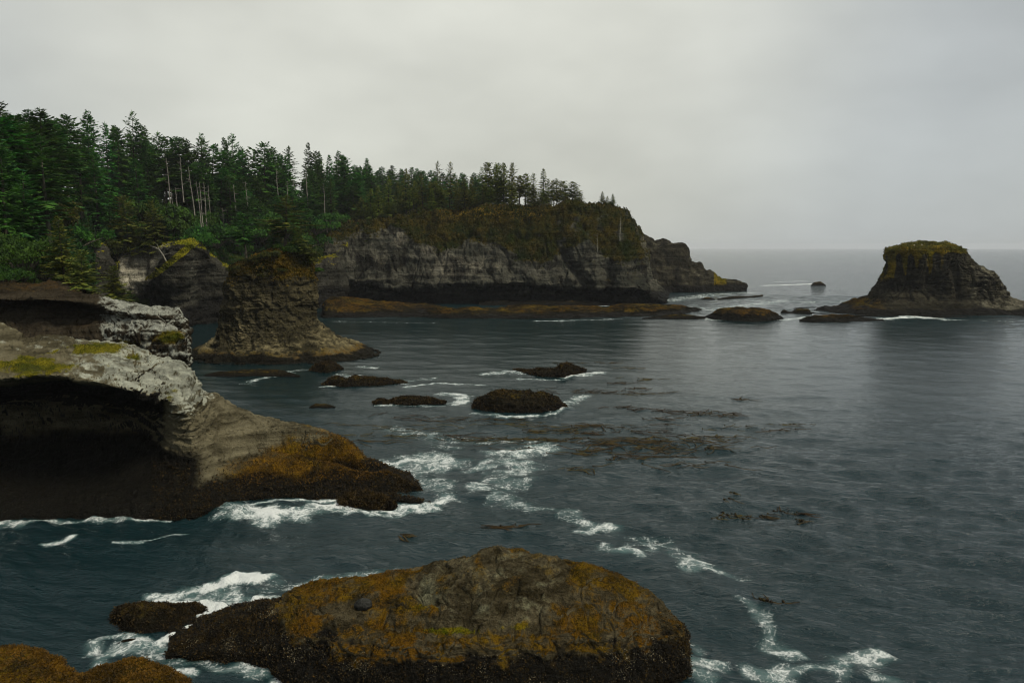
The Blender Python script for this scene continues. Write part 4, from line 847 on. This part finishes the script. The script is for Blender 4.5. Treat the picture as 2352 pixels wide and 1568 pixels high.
# farther ridge, faded
fr = [z3(*q) for q in ((330, 90), (410, 95), (435, 120), (460, 115), (485, 135), (510, 125), (550, 90), (580, 100), (620, 150), (660, 145), (700, 115), (745, 140), (800, 100), (850, 130), (900, 150), (955, 115), (1000, 150), (1035, 125), (1070, 150), (1100, 150), (1150, 150), (1200, 160), (1260, 170), (1320, 170), (1380, 175), (1440, 170), (1480, 185), (1545, 170), (1600, 190), (1660, 195))]
for i, (x, y) in enumerate(fr):
    for k in range(2):
        d = _pick.uniform(560, 610) if k == 0 else _pick.uniform(520, 560); p = hill_at(x + k * _pick.uniform(-9, 9), d); H = max(9, height_to(p, y + k * _pick.uniform(8, 24)))
        plant_tree(PR, _pick.choice(['narrow', 'full', 'full']), p, H, _pick.uniform(1.3, 1.7), f'distant bluish spruce, {ordinal(i)} from the left in the ' + ('upper' if k == 0 else 'lower') + ' row on the far ridge', 'distant spruces on the far ridge')
# headland trees
hd = [z3(*q) for q in ((420, 470), (480, 400), (570, 320), (650, 290), (745, 195), (830, 250), (915, 130), (990, 240), (1070, 180), (1140, 260), (1205, 60), (1325, 65), (1400, 230), (1470, 230), (1545, 215), (1635, 115), (1695, 75), (1775, 85), (1840, 80), (1920, 75))]
hd += [z4(*q) for q in ((45, 85), (105, 70), (180, 68), (250, 190), (300, 165), (370, 155), (455, 120), (500, 210), (545, 225), (580, 205), (625, 230), (660, 260), (710, 235), (750, 280), (785, 335))]
for i, (x, y) in enumerate(hd):
    d = _pick.uniform(352, 372) if x < 1250 else _pick.uniform(362, 385)
    p = head_at(x, d); H = height_to(p, y); st = ['full', 'narrow', 'ragged', 'layered', 'full', 'layered', 'ragged'][(i * 3) % 7]
    if x > 1255: st = ['ragged', 'layered'][i % 2]
    if i < 5: st = 'full'
    if i in (10, 11): st = 'layered'
    plant_tree(PR_LIT, st, p, H, _pick.uniform(1.0, 1.25) * min(1.3, 17 / H), f'{LOOK[st]} spruce, {ordinal(i)} from the left along the headland tree line', 'spruces along the headland tree line')
cnt = 0; GROVE = []
while cnt < 46:
    x = _pick.uniform(810, 1255); p = head_at(x, _pick.uniform(349, 385)); H = _pick.uniform(6, 14); xx, yy = project(p)
    top = np.interp(xx, [q[0] for q in hd], [q[1] for q in hd]) + 22
    H = min(H, height_to(p, top))
    if H < 4: continue
    st = _pick.choice(['full', 'layered', 'ragged', 'bushy'])
    GROVE.append((float(xx), plant_tree(PR_LIT, st, p, H, _pick.uniform(.95, 1.35), LOOK[st], 'spruces inside the headland grove'))); cnt += 1
for i, (_x, o) in enumerate(sorted(GROVE, key=lambda q: q[0])): o['label'] = f"{o['label']} olive spruce, {ordinal(i)} from the left inside the headland grove"
for (x, y), lb in zip([z4(*q) for q in ((975, 350), (1025, 360), (1070, 370), (1112, 432))], ('tallest', 'middle', 'slim', 'lowest seaward')):
    p = head_at(x, 350); H = max(5.2 if lb != 'lowest seaward' else 3.0, height_to(p, y)); plant_tree(PR_LIT, 'full', p, H, 1.35, f'{lb} dark conifer of the lone clump on the outer headland brow', 'lone clump on the headland brow')

# bleached dead trunks
def snag(p, H, label, lean=0., seed=0, branches=8, r=.2):
    g = np.random.default_rng(seed); e_ = empty('dead_tree', tuple(p)); zz = np.linspace(-.6, H, 9); ph = g.uniform(0, 6)
    pts = np.stack([lean * zz + .12 * np.sin(zz * .3 + ph), .1 * np.cos(zz * .3 + ph), zz], 1)
    tv, tf = tube_mesh([(pts, r * (1 - .68 * np.clip(zz / H, 0, 1)))], 6); link('trunk', new_mesh('trunk', tv, tf, M_snag), e_)
    bp = []
    for k in range(branches):
        t = g.uniform(.3, .95); o = np.array([np.interp(t * H, zz, pts[:, 0]), 0, t * H]); az = g.uniform(0, 6.28); L = g.uniform(.5, 2.0)
        q = o + L * np.array([cos(az), sin(az), g.uniform(-.1, .5)]); bp.append((np.array([o, .5 * (o + q) + [0, 0, .08], q]), np.array([.07, .045, .015])))
    if bp: tv, tf = tube_mesh(bp, 4); link('branch', new_mesh('branches', tv, tf, M_snag), e_)
    return tag(e_, label, 'dead tree', 'bleached dead trunks in the wood')
for i, (x0, y0, x1, y1, nbr, lb) in enumerate((
        (78, 630, 84, 765, 0, 'short pale broken trunk, first of two stubs at the left of the snags'), (124, 620, 127, 785, 0, 'short pale broken trunk, second of two stubs at the left of the snags'),
        (183, 330, 186, 745, 5, 'tall grey standing trunk just right of the two short stubs'), (262, 420, 292, 870, 10, 'tall pale leaning dead trunk with fine twigs under the forest skyline'), (50, 340, 60, 765, 4, 'grey straight trunk left of the two short pale stubs'),
        (338, 560, 366, 1062, 4, 'longest of the cluster of bleached trunks above the green bushes'), (362, 570, 384, 1052, 3, 'bleached trunk next to the longest one of its cluster'), (402, 570, 416, 1005, 9, 'twiggy bleached trunk at the right of the pale cluster'), (443, 600, 446, 912, 5, 'thin short bleached trunk beyond the pale cluster'),
        (566, 810, 580, 1022, 4, 'short pale trunk rising from the dark green slope bushes'), (688, 590, 698, 1000, 2, 'brightest lone bleached trunk in the middle of the wood'), (796, 560, 802, 850, 12, 'dead trunk with stubby side twigs right of the brightest lone one'),
        (1372, 400, 1374, 772, 12, 'forked silvery dead tree under the tallest skyline crown'), (1182, 560, 1186, 700, 6, 'small dead trunk left of the forked silvery tree'), (1242, 545, 1250, 695, 4, 'slim grey dead trunk close beside the forked silvery tree'), (1538, 600, 1546, 920, 8, 'faint grey dead trunk on the slope towards the headland'), (1084, 430, 1094, 680, 5, 'straight grey trunk in the wood behind the tree-topped stack'))):
    xb, yb = z2(x1, y1); xt, yt = z2(x0, y0); d = d_front(xb) + 6 + _pick.uniform(0, 10); p = D(xb, yb, d); H = height_to(p, yt); snag(p, H, lb, (xt - xb) / F * d / H, i, nbr + 5, .15 if H < 12 else .21)
xb, yb = z4(1136, 740); xt, yt = z4(1146, 535); p = D(xb, yb, 328); snag(p, height_to(p, yt), 'lone white bare trunk standing on the outer headland slope', .0, 77, 1, .26)
xb, yb = z4(934, 840); xt, yt = z4(936, 690); p = D(xb, yb, 327); snag(p, height_to(p, yt), 'lone grey bare trunk on the headland face left of the white one', .0, 78, 2, .16)

# leafy shrubs
def shrub_mesh(seed, mat, R=2.2, n=2600, leaf=.26, squash=.75, lobes=14):
    g = np.random.default_rng(seed); cs = g.normal(size=(lobes, 3)) * [R * .55, R * .55, R * .35]; cs[:, 2] = np.abs(cs[:, 2]) + R * .35
    rr = g.uniform(.28, .55, lobes) * R; k = g.integers(0, lobes, n); dv = g.normal(size=(n, 3)); dv[:, 2] = np.abs(dv[:, 2]) * .9 - .2 * g.random(n); dv /= np.linalg.norm(dv, axis=1)[:, None]
    P = cs[k] + dv * (rr[k] * g.uniform(.72, 1.05, n))[:, None]; P[:, 2] *= squash
    T = dv * .5 + g.normal(size=(n, 3)); T /= np.linalg.norm(T, axis=1)[:, None]; S = np.cross(T, g.normal(size=(n, 3))); S /= np.linalg.norm(S, axis=1)[:, None]
    L = leaf * g.uniform(.7, 1.4, n); V, Fq = kites(P, T, S, L, L * .48); crown = new_mesh('foliage', V, Fq, mat, False)
    paths = []
    for c_ in cs: c2 = c_ * [1, 1, squash]; paths.append((np.array([[0, 0, -.5], c2 * .5 + [0, 0, -.1], c2]), np.array([.09, .06, .02]) * R / 2))
    tv, tf = tube_mesh(paths, 4); return crown, new_mesh('stem', tv, tf, M_bark)
SH = {'green': [shrub_mesh(i, M_leaf) for i in (1, 2, 3)], 'olive': [shrub_mesh(i, M_olive) for i in (4, 5)], 'near': [shrub_mesh(i, M_leaf, 2.6, 7000, .17, .85, 22) for i in (7, 8)]}
def plant_shrub(kind, p, s, label, group=None, sz=1.):
    cr_, st_ = _pick.choice(SH[kind]); e_ = empty('shrub', tuple(p), _pick.uniform(0, 6.28)); e_.scale = (s, s, s * sz); link('stem', st_, e_); link('foliage', cr_, e_); return tag(e_, label, 'shrub', group)
for x, y, d, s, sz, kind, lb in (
        (52, 618, 112, 1.6, 1.25, 'near', 'bright green leafy bush at the left edge above the brown terrace'), (10, 640, 108, 1.1, .9, 'near', 'low green bush on the rim of the brown terrace at far left'), (105, 625, 118, 1.2, 1., 'near', 'green leafy bush between the edge bush and the small spruce'),
        (380, 545, 246, 2.6, 1.3, 'green', 'large rounded green bush below the two short pale stubs'), (420, 520, 262, 2.8, 1.3, 'green', 'rounded green bush left of the bleached trunk cluster'), (450, 560, 252, 2.4, 1.2, 'green', 'dark green bush at the feet of the bleached trunks'),
        (500, 555, 262, 2.6, 1.1, 'green', 'bright lime-green bush right below the bleached trunks'), (465, 568, 256, 1.6, 1., 'green', 'lime-green bush spilling over the cove cliff edge'), (545, 550, 275, 2.6, 1.2, 'green', 'green bush between the lime bush and the tree-topped stack'),
        (600, 540, 285, 3., 1.2, 'green', 'dark bush behind the thin tree of the stack'), (660, 535, 300, 2.4, 1.1, 'green', 'broad bush behind the middle tree of the stack'), (725, 528, 320, 2.2, 1.2, 'green', 'broad green bush in the gully beside the headland'), (762, 508, 335, 2.0, 1.2, 'green', 'dense green bush at the landward foot of the headland'), (690, 565, 310, 2.6, 1.2, 'green', 'dark bush low in the gully behind the stack'),
        (270, 585, 236, 1.8, 1.2, 'olive', 'olive bush beside the pointed rock on the cove cliff'), (320, 575, 240, 1.8, 1.1, 'olive', 'olive bush on the brim of the pale cliff face'), (200, 575, 222, 2.2, 1.2, 'green', 'dark green bush left of the pointed rock'), (330, 500, 256, 2.6, 1.3, 'green', 'green bush behind the broad spruce on the cliff')):
    plant_shrub(kind, D(x, y, d) - np.array([0, 0, .8]), s, lb, None, sz)
S1X, S1Y = project(S1P)
for x, y, s_, kd, lb in ((545, 622, .7, 'olive', 'leftmost small bush clinging to the brow of the middle sea stack'), (585, 604, .9, 'olive', 'olive bush on the front brow of the stack below its thin-stemmed tree'), (622, 592, 1.0, 'olive', 'olive bush in the middle of the stack brow'), (668, 580, 1.1, 'green', 'green bush beneath the tallest conifer of the stack'), (705, 596, 1.1, 'olive', 'olive bush hanging over the right brow of the stack'), (724, 622, .7, 'green', 'small green bush low on the right side of the stack'), (650, 622, .6, 'olive', 'tiny bush on the upper face of the stack'), (600, 634, .5, 'olive', 'tuft on the upper left face of the stack')):
    k = np.argmin((S1X - x) ** 2 + (S1Y - y) ** 2 + (S1P[:, 1] > 172) * 1e5); plant_shrub(kd, S1P[k] - np.array([0, -.2, .5]), s_, lb)
for i, x in enumerate(sorted(_pick.uniform(120, 820) for _ in range(34))):
    p = hill_at(x, d_front(x) + _pick.uniform(2, 40)); plant_shrub(_pick.choice(['green', 'green', 'olive']), p, _pick.uniform(1.4, 2.6), f'green understory bush, {ordinal(i)} from the left along the foot of the hillside wood', 'understory bushes', 1.2)
# conifers standing nearer than the wood
for x, yb, yt, d, lib, st, wf, lb in (
        (18, 640, 330, 124, PR, 'full', 1.0, 'dark spruce towering over the bush at the left edge of the view'), (-30, 640, 300, 118, PR, 'narrow', 1.1, 'dark spruce half cut off by the left frame edge'), (62, 636, 400, 128, PR, 'layered', 1.15, 'dark layered spruce right of the towering edge spruce'), (100, 630, 450, 150, PR, 'full', 1.1, 'shaded spruce between the edge spruces and the small sunlit spruce'),
        (150, 655, 498, 112, PR_LIT, 'full', 1.15, 'small sunlit spruce behind the brown terrace beside the leafy bush'), (192, 672, 575, 107, PR_LIT, 'bushy', 1.3, 'low spreading spruce on the brown terrace rim, left of the pale block'), (262, 690, 612, 104.5, PR_LIT, 'bushy', 1.35, 'low wind-bent spruce leaning over the pale lichen block'),
        (300, 585, 450, 241, PR_LIT, 'bushy', 1.0, 'broad bushy spruce on top of the pale cove cliff'), (360, 580, 462, 240, PR_LIT, 'bushy', .95, 'second bushy spruce on the cove cliff above the mossy spur'), (255, 590, 470, 240, PR, 'full', 1.2, 'dark spruce left of the broad bushy one on the cove cliff'), (415, 575, 500, 243, PR, 'bushy', .9, 'dark low spruce behind the mossy spur'),
        (655, 566, 450, 170, PR_LIT, 'layered', 2.0, 'tallest conifer on the middle sea stack'), (692, 578, 522, 168, PR_LIT, 'bushy', 1.35, 'low dark spreading conifer on the right brow of the middle sea stack'), (628, 578, 508, 172, PR, 'bushy', 1.05, 'short bushy conifer left of the tallest one on the stack'), (566, 594, 490, 168, PR, 'ragged', 1.35, 'thin-stemmed conifer at the left brow of the middle sea stack'), (715, 598, 562, 169, PR_LIT, 'bushy', 1.2, 'wind-swept conifer hanging off the right edge of the stack top')):
    p = D(x, yb, d) - np.array([0, 0, .6]); plant_tree(lib, st, p, height_to(p, yt), wf * (.9 if st == 'bushy' else 1), lb, None)
# bare branch on the spur
bq = [D(*[ (0 + a / 3.92) * .9408 if i == 0 else (560 + a / 3.92) * .9408 for i, a in enumerate(q)], 228) for q in ((1590, 305), (1560, 245), (1525, 195), (1480, 170), (1440, 160), (1500, 135), (1640, 225), (1545, 235))]
tv, tf = tube_mesh([(np.array(bq[:5]), np.array([.28, .24, .18, .12, .05])), (np.array([bq[2], bq[5]]), np.array([.12, .04])), (np.array([bq[1], bq[6]]), np.array([.14, .05])), (np.array([bq[1], bq[7]]), np.array([.14, .1]))], 5)
o = link('dead_branch', new_mesh('dead_branch', tv, tf, M_snag)); tag(o, 'bleached forked dead branch sticking out above the mossy spur', 'branch')

# ------------------------------------------------------------------ ground cover, nobody could count it
def scatter(name, P, N, wgt, n, size, mat, label, seed, spread=.6, wide=.3, parent=None, jitter=.3, upb=.5):
    g = np.random.default_rng(seed); w = np.clip(wgt, 0, None); w = w / w.sum(); k = g.choice(len(P), n, p=w)
    Q = P[k] + g.normal(size=(n, 3)) * jitter * size * [1, 1, .2]; T = N[k] * .8 + g.normal(size=(n, 3)) * spread; T[:, 2] += upb; T /= np.linalg.norm(T, axis=1)[:, None]
    S = np.cross(T, g.normal(size=(n, 3))); S /= np.linalg.norm(S, axis=1)[:, None]; L = size * g.uniform(.5, 1.5, n)
    V, Fq = kites(Q - N[k] * .1 * size, T, S, L, L * wide); o = link(name, new_mesh(name, V, Fq, mat, False), parent)
    o['kind'] = 'stuff'
    if label: o['label'] = label
    return o
scatter('undergrowth', HP, HN, (HDEP.ravel() < 480) * 1.0 * (HPX.ravel() > -150) * (HPX.ravel() < 900), 42000, 1.1, M_under, 'dark green undergrowth covering the forest floor', 1)
M_heath = leaf_material('heath_leaves', (.006, .018, .004), (.066, .050, .009), .07, .25, .0)
M_grass = leaf_material('dry_grass', (.10, .075, .010), (.30, .19, .016), .12, .2, .0)
lx, ly = LPX.ravel(), LPY.ravel(); lm = lmask(LP, LN)
scatter('heath', LP, LN, np.clip(lm[:, 0] - .5, 0, 1) * (lx > 700), 42000, .75, M_heath, 'brown and green heath shrubs covering the headland slope', 2, 1.0, .34)
scatter('dry_grass', LP, LN, sstep(985, 1020, lx) * sstep(1250, 1235, lx) * np.exp(-((ly - np.interp(lx, [980, 1250], [496, 488])) / 13) ** 2), 26000, .8, M_grass, 'yellow ochre dry grass along the headland rim under the trees', 3, .3, .12)
scatter('stack_heath', S1P, S1N, sstep(16.5, 20, S1P[:, 2]) * (S1N[:, 2] > .1), 16000, .38, leaf_material('stack_moss', (.018, .022, .005), (.15, .092, .009), .28, .2, 0), 'ochre moss and heath on top of the middle sea stack', 4, .8, .3)
scatter('stack_grass', S2P, S2N, sstep(22.5, 24, S2P[:, 2]) * (S2N[:, 2] > .3), 9000, .5, leaf_material('stack_turf', (.05, .055, .008), (.13, .12, .012), .3, .2, 0), 'short olive turf capping the offshore stack', 5, .6, .25)
cm_ = cmask(CP, CN); scatter('spur_moss', CP, CN, np.clip(cm_[:, 0] - .5, 0, 1), 9000, .55, leaf_material('spur_moss', (.12, .13, .008), (.30, .27, .015), .3, .25, 0), 'bright yellow-green moss along the cliff spur', 6, .6, .3)
# rockweed on the near rocks
M_weed = leaf_material('rockweed', (.024, .016, .004), (.155, .078, .007), .45, .15, 0)
M_weed_d = leaf_material('dark_rockweed', (.008, .006, .003), (.045, .028, .006), 1.4, .1, 0)
fm_ = fgmask(FGP, FGN)
scatter('rockweed', FGP, FGN, np.clip(fm_[:, 2] - .40, 0, 1) * (1 - fm_[:, 3]) * (FGN[:, 2] > -.2), 11000, .085, M_weed, 'ochre rockweed over the foreground rock', 11, .9, .32, fg, .6, .1)
scatter('mussel_growth', FGP, FGN, np.clip(fm_[:, 3] - .3, 0, 1) * (FGP[:, 2] > -.1), 36000, .10, M_weed_d, 'black mussels and dark weed on the foreground rock sides', 12, 1.0, .38, fg, .6, 0)
M_barn = leaf_material('barnacles', (.10, .085, .05), (.30, .26, .16), 2., .0, 0)
scatter('barnacles', FGP, FGN, (FGP[:, 2] > .5) * (FGP[:, 2] < 2.3) * np.clip(fbm(FGP * .9 + 2, 3) + .05, 0, 1) ** 2 * (FGN[:, 1] < -.1), 4200, .055, M_barn, 'pale barnacle specks on the dark front of the foreground rock', 31, 1.0, .5, fg, .6, 0)
lm1 = l1mask(L1P, L1N)
scatter('rockweed', L1P, L1N, np.clip(lm1[:, 2] - .30, 0, 1) * (L1P[:, 2] > .2), 20000, .15, M_weed, 'ochre rockweed on the lower slope of the point', 13, .9, .3, l1, .6, .1)
scatter('mussel_growth', L1P, L1N, np.clip(lm1[:, 3] - .3, 0, 1) * (L1P[:, 2] > -.1) * (L1P[:, 2] < 4) * (project(L1P)[0] > 350), 24000, .16, M_weed_d, 'black mussels and dark weed along the foot of the point', 14, 1.0, .38, l1, .6, 0)
for key, (o, P, N, _v) in (('c1', c1), ('c2', c2)):
    scatter('rockweed', P, N, np.clip(N[:, 2], 0, 1) * (P[:, 2] > .3), 16000, .11, M_weed, 'ochre rockweed coating the rock', 15, .9, .32, o, .6, .1)
for key in ('slab', 'twin', 'long', 'wave', 'boulder', 'tipstone', 'cone'):
    o, P, N, _v = B[key]; sz = .14 if key == 'boulder' else .22
    scatter('dark_weed', P, N, (P[:, 2] > .0) * np.clip(N[:, 2] + .3, 0, 1), 5000, sz, M_weed_d, None, 16, .9, .32, o, .5, .1)

# ------------------------------------------------------------------ kelp
M_kelp = leaf_material('kelp', (.008, .006, .002), (.050, .033, .007), .8, .1, .6)
def kelp(x, y, n, L, spread, label, group, seed, ang=0., bulbs=3, wide=.10):
    g = np.random.default_rng(seed); c = Z(x, y, 0); VV, FF, o = [], [], 0; e_ = empty('kelp', (c[0], c[1], 0)); ends = []
    for k in range(n):
        s0 = c[:2] + g.normal(size=2) * spread * [1., .55]; a = ang + g.normal() * .28; l = L * g.uniform(.35, 1.15); m = 8
        tt = np.linspace(0, 1, m); hd_ = a + g.normal() * .5 * tt + .35 * np.sin(tt * 4 + g.uniform(0, 6))
        P = s0 + np.stack([np.cumsum(np.cos(hd_)), np.cumsum(np.sin(hd_))], 1) * l / m
        w = wide * g.uniform(.5, 1.3) * np.sin(np.pi * (.12 + .82 * tt)) ; nrm = np.stack([-np.sin(hd_), np.cos(hd_)], 1)
        zz = wave_z(P[:, 0], P[:, 1]) + .05 + .05 * g.random() + .03 * np.sin(tt * 9 + k)
        ring = np.stack([np.c_[P + nrm * w[:, None], zz], np.c_[P, zz + .05], np.c_[P - nrm * w[:, None], zz]], 1)
        VV.append(ring.reshape(-1, 3)); i = np.arange(m - 1)[:, None] * 3; j = np.arange(2)[None]; FF.append(np.stack([i + j, i + j + 1, i + j + 4, i + j + 3], -1).reshape(-1, 4) + o); o += m * 3; ends.append(np.r_[P[0], zz[0]])
    V = np.concatenate(VV) - [c[0], c[1], 0]; link('frond', new_mesh('fronds', V, np.concatenate(FF), M_kelp), e_)['kind'] = 'stuff'
    for k in range(min(bulbs, n)):
        b = link('float_bulb', BULB, e_); b.location = ends[k] - np.array([c[0], c[1], -.04]); s = g.uniform(.45, .85); b.scale = (s, s, s); b.rotation_euler = (0, 0, g.uniform(0, 6.28))
    return tag(e_, label, 'kelp', group)
th = np.linspace(0, 2 * pi, 9, endpoint=False); zp = np.array([[-.12, .02], [-.09, .08], [0, .13], [.10, .12], [.18, .06], [.30, .03], [.45, .012]])
bv = np.concatenate([np.stack([r_ * np.cos(th), z_ + 0 * th, r_ * np.sin(th) + .06], 1) for z_, r_ in zp]); i = np.arange(len(zp) - 1)[:, None] * 9; j = np.arange(9)[None]
BULB = new_mesh('float_bulb', bv, np.stack([i + j, i + (j + 1) % 9, i + 9 + (j + 1) % 9, i + 9 + j], -1).reshape(-1, 4), M_kelp)
zk = zoomed(1200, 850, 3.136); zk2 = zoomed(1700, 1200, 2.94); zk3 = zoomed(700, 850, 2.94)
big = [(zk(770, 335), 46, 4.5, (5, 1.2), .05, 'olive kelp raft right of the largest flat-topped rock'), (zk(850, 592), 44, 4.5, (5, 1.0), .0, 'brown kelp raft below the largest flat-topped rock'), (zk(830, 725), 70, 6, (6, 1.3), .12, 'largest tangled brown kelp raft in mid water'), (zk(930, 790), 50, 4, (3.2, 1.3), .5, 'dense tangled kelp knot at the lower edge of the big raft'),
       (zk(430, 700), 34, 3, (3, 1.0), -.1, 'pale olive kelp patch just above the white foam'), (zk(1320, 492), 20, 5, (2.2, .5), .08, 'slim kelp strip highest on the bright water'), (zk(1600, 512), 18, 3.4, (2, .7), .25, 'feathery kelp tuft on the bright water, left of a pair'), (zk(1785, 522), 20, 3.6, (2.2, .7), .35, 'feathery kelp tuft on the bright water, right of a pair'), (zk(1815, 610), 16, 2.6, (1.8, .7), .3, 'small spiky kelp tuft below the pair on the bright water'),
       (zk(1500, 915), 16, 5, (3.5, .5), .22, 'long slanting kelp strand with bulbs set apart from the raft'), (zk(1575, 770), 18, 4, (2.4, .6), .2, 'slanting kelp strip right of the big raft'), (zk(1110, 240), 16, 3, (2.2, .8), .1, 'dark kelp clump curling off the pointed rock'), (zk(470, 745), 22, 7, (6, .5), .02, 'long thin kelp line between foam and the big raft')]
for i, ((x, y), n, L, spd, a, lb) in enumerate(big): kelp(x, y, int(n * .62), L, np.array(spd) * [1.05, 1.5], lb, 'kelp rafts', 300 + i, a, 4, .075)
small = [zk(*q) for q in ((1040, 352), (960, 275), (1080, 308), (1250, 347), (1850, 393), (1190, 540), (700, 790), (560, 815), (1030, 835), (1100, 690), (1090, 722), (1250, 725), (1290, 765), (1150, 645), (1550, 725), (300, 640), (550, 648), (720, 650), (1430, 680), (1050, 860), (2220, 590), (2020, 635), (1150, 470), (980, 455), (1440, 700), (1690, 690), (1380, 840), (600, 920), (250, 690), (540, 115), (860, 112), (1000, 155))]
for i, (x, y) in enumerate(sorted(small)): kelp(x, y, 8, 3.2, np.array([1.8, .4]), f'short brown drifting kelp strand, {ordinal(i)} from the left on the middle water', 'drifting kelp strands', 400 + i, _pick.uniform(-.15, .35), 2)
for i, (x, y) in enumerate([zk3(*q) for q in ((450, 560), (620, 635), (900, 590), (1100, 520), (1330, 510), (1500, 560), (1750, 590), (1250, 640), (1450, 660), (1650, 655), (700, 500), (1900, 560), (1100, 630), (480, 680))]): kelp(x, y, 9, 4.5, np.array([3.5, .6]), f'thin dark kelp strand among foam flecks below the low black rocks, {ordinal(i)} counted', 'thin kelp among foam', 450 + i, _pick.uniform(-.1, .2), 1, .07)
for i, (q, n) in enumerate((((140, 190), 5), ((250, 170), 8), ((370, 200), 4), ((465, 168), 10), ((610, 150), 4), ((705, 145), 4), ((720, 225), 6), ((200, 75), 3), ((460, 820), 9), ((240, 15), 3))):
    x, y = zk2(*q); kelp(x, y, n, 1.7, np.array([.45, .4]), f'little bulb-headed kelp sprig, {ordinal(i)} of ten on the darker water at right', 'bulb kelp sprigs', 500 + i, -.6 if i % 2 else .7, n, .06)
kelp(1142, 1212, 16, 2.4, np.array([.9, .3]), 'dark kelp sprig between the weedy point and the foreground rock', 'kelp rafts', 520, -.25, 2, .08)
kelp(920, 1232, 10, 1.6, np.array([.6, .3]), 'small dark kelp sprig off the weedy point, left of the other', 'kelp rafts', 521, -.1, 1, .08)

# ------------------------------------------------------------------ sea birds on the offshore stack
def bird(p, s, dark, label, seed):
    prof = [((-.42, .20), .03), ((-.25, .25), .09), ((-.02, .36), .15), ((.16, .50), .14), ((.24, .64), .07), ((.26, .76), .05), ((.30, .84), .06), ((.37, .85), .035), ((.46, .83), .012)]
    V, Fq = tube_mesh([(np.array([(a, 0, b) for (a, b), _ in prof]), np.array([r for _, r in prof])), (np.array([(.02, .05, .26), (.03, .05, .1), (.03, .05, -.06)]), np.array([.03, .02, .02])), (np.array([(.02, -.05, .26), (.03, -.05, .1), (.03, -.05, -.06)]), np.array([.03, .02, .02]))], 8)
    t_ = NT('plumage'); m_ = t_.out(t_.principled(dark, .7)); o = link('cormorant' if dark[0] < .1 else 'gull', new_mesh('bird', V, Fq, m_)); o.location = p; o.scale = (s, s, s); o.rotation_euler = (0, 0, seed * 1.3); tag(o, label, 'bird', 'sea birds on the offshore stack'); return o
def s2_at(x, y):
    px, py = project(S2P); c = (px - x) ** 2 + (py - y) ** 2 + (S2P[:, 1] > 300) * 1e6; return S2P[np.argmin(c)]
for i, x in enumerate((2296, 2302, 2308, 2315)): bird(s2_at(x, 684) + [0, 0, .1], 1.0, (.012, .012, .012), f'dark sea bird, {ORD[i]} of four from the left on the stack shoulder', i)
for i, x in enumerate((2100, 2118)): bird(s2_at(x, 566) + [0, 0, .2], .7, (.75, .75, .72), ('left' if i == 0 else 'right') + ' white gull of two resting on the stack top', i + 6)

# ------------------------------------------------------------------ sea air
bm_v = np.array([(x, y, z) for x in (-16000, 16000) for y in (-16000, 16000) for z in (-4.2, 96)], float)
hz = link('haze', new_mesh('haze', bm_v, [(0, 1, 3, 2), (4, 6, 7, 5), (0, 4, 5, 1), (2, 3, 7, 6), (0, 2, 6, 4), (1, 5, 7, 3)], None, False))
t_ = NT('haze'); pv = t_.n('ShaderNodeVolumePrincipled'); pv.inputs['Color'].default_value = (.93, .96, 1.0, 1); pv.inputs['Density'].default_value = .00006; pv.inputs['Anisotropy'].default_value = .0
ov = t_.n('ShaderNodeOutputMaterial'); t_.t.links.new(pv.outputs[0], ov.inputs['Volume']); hz.data.materials.append(t_.m)
tag(hz, 'pale sea haze over the water and the far ridge', kind='stuff')
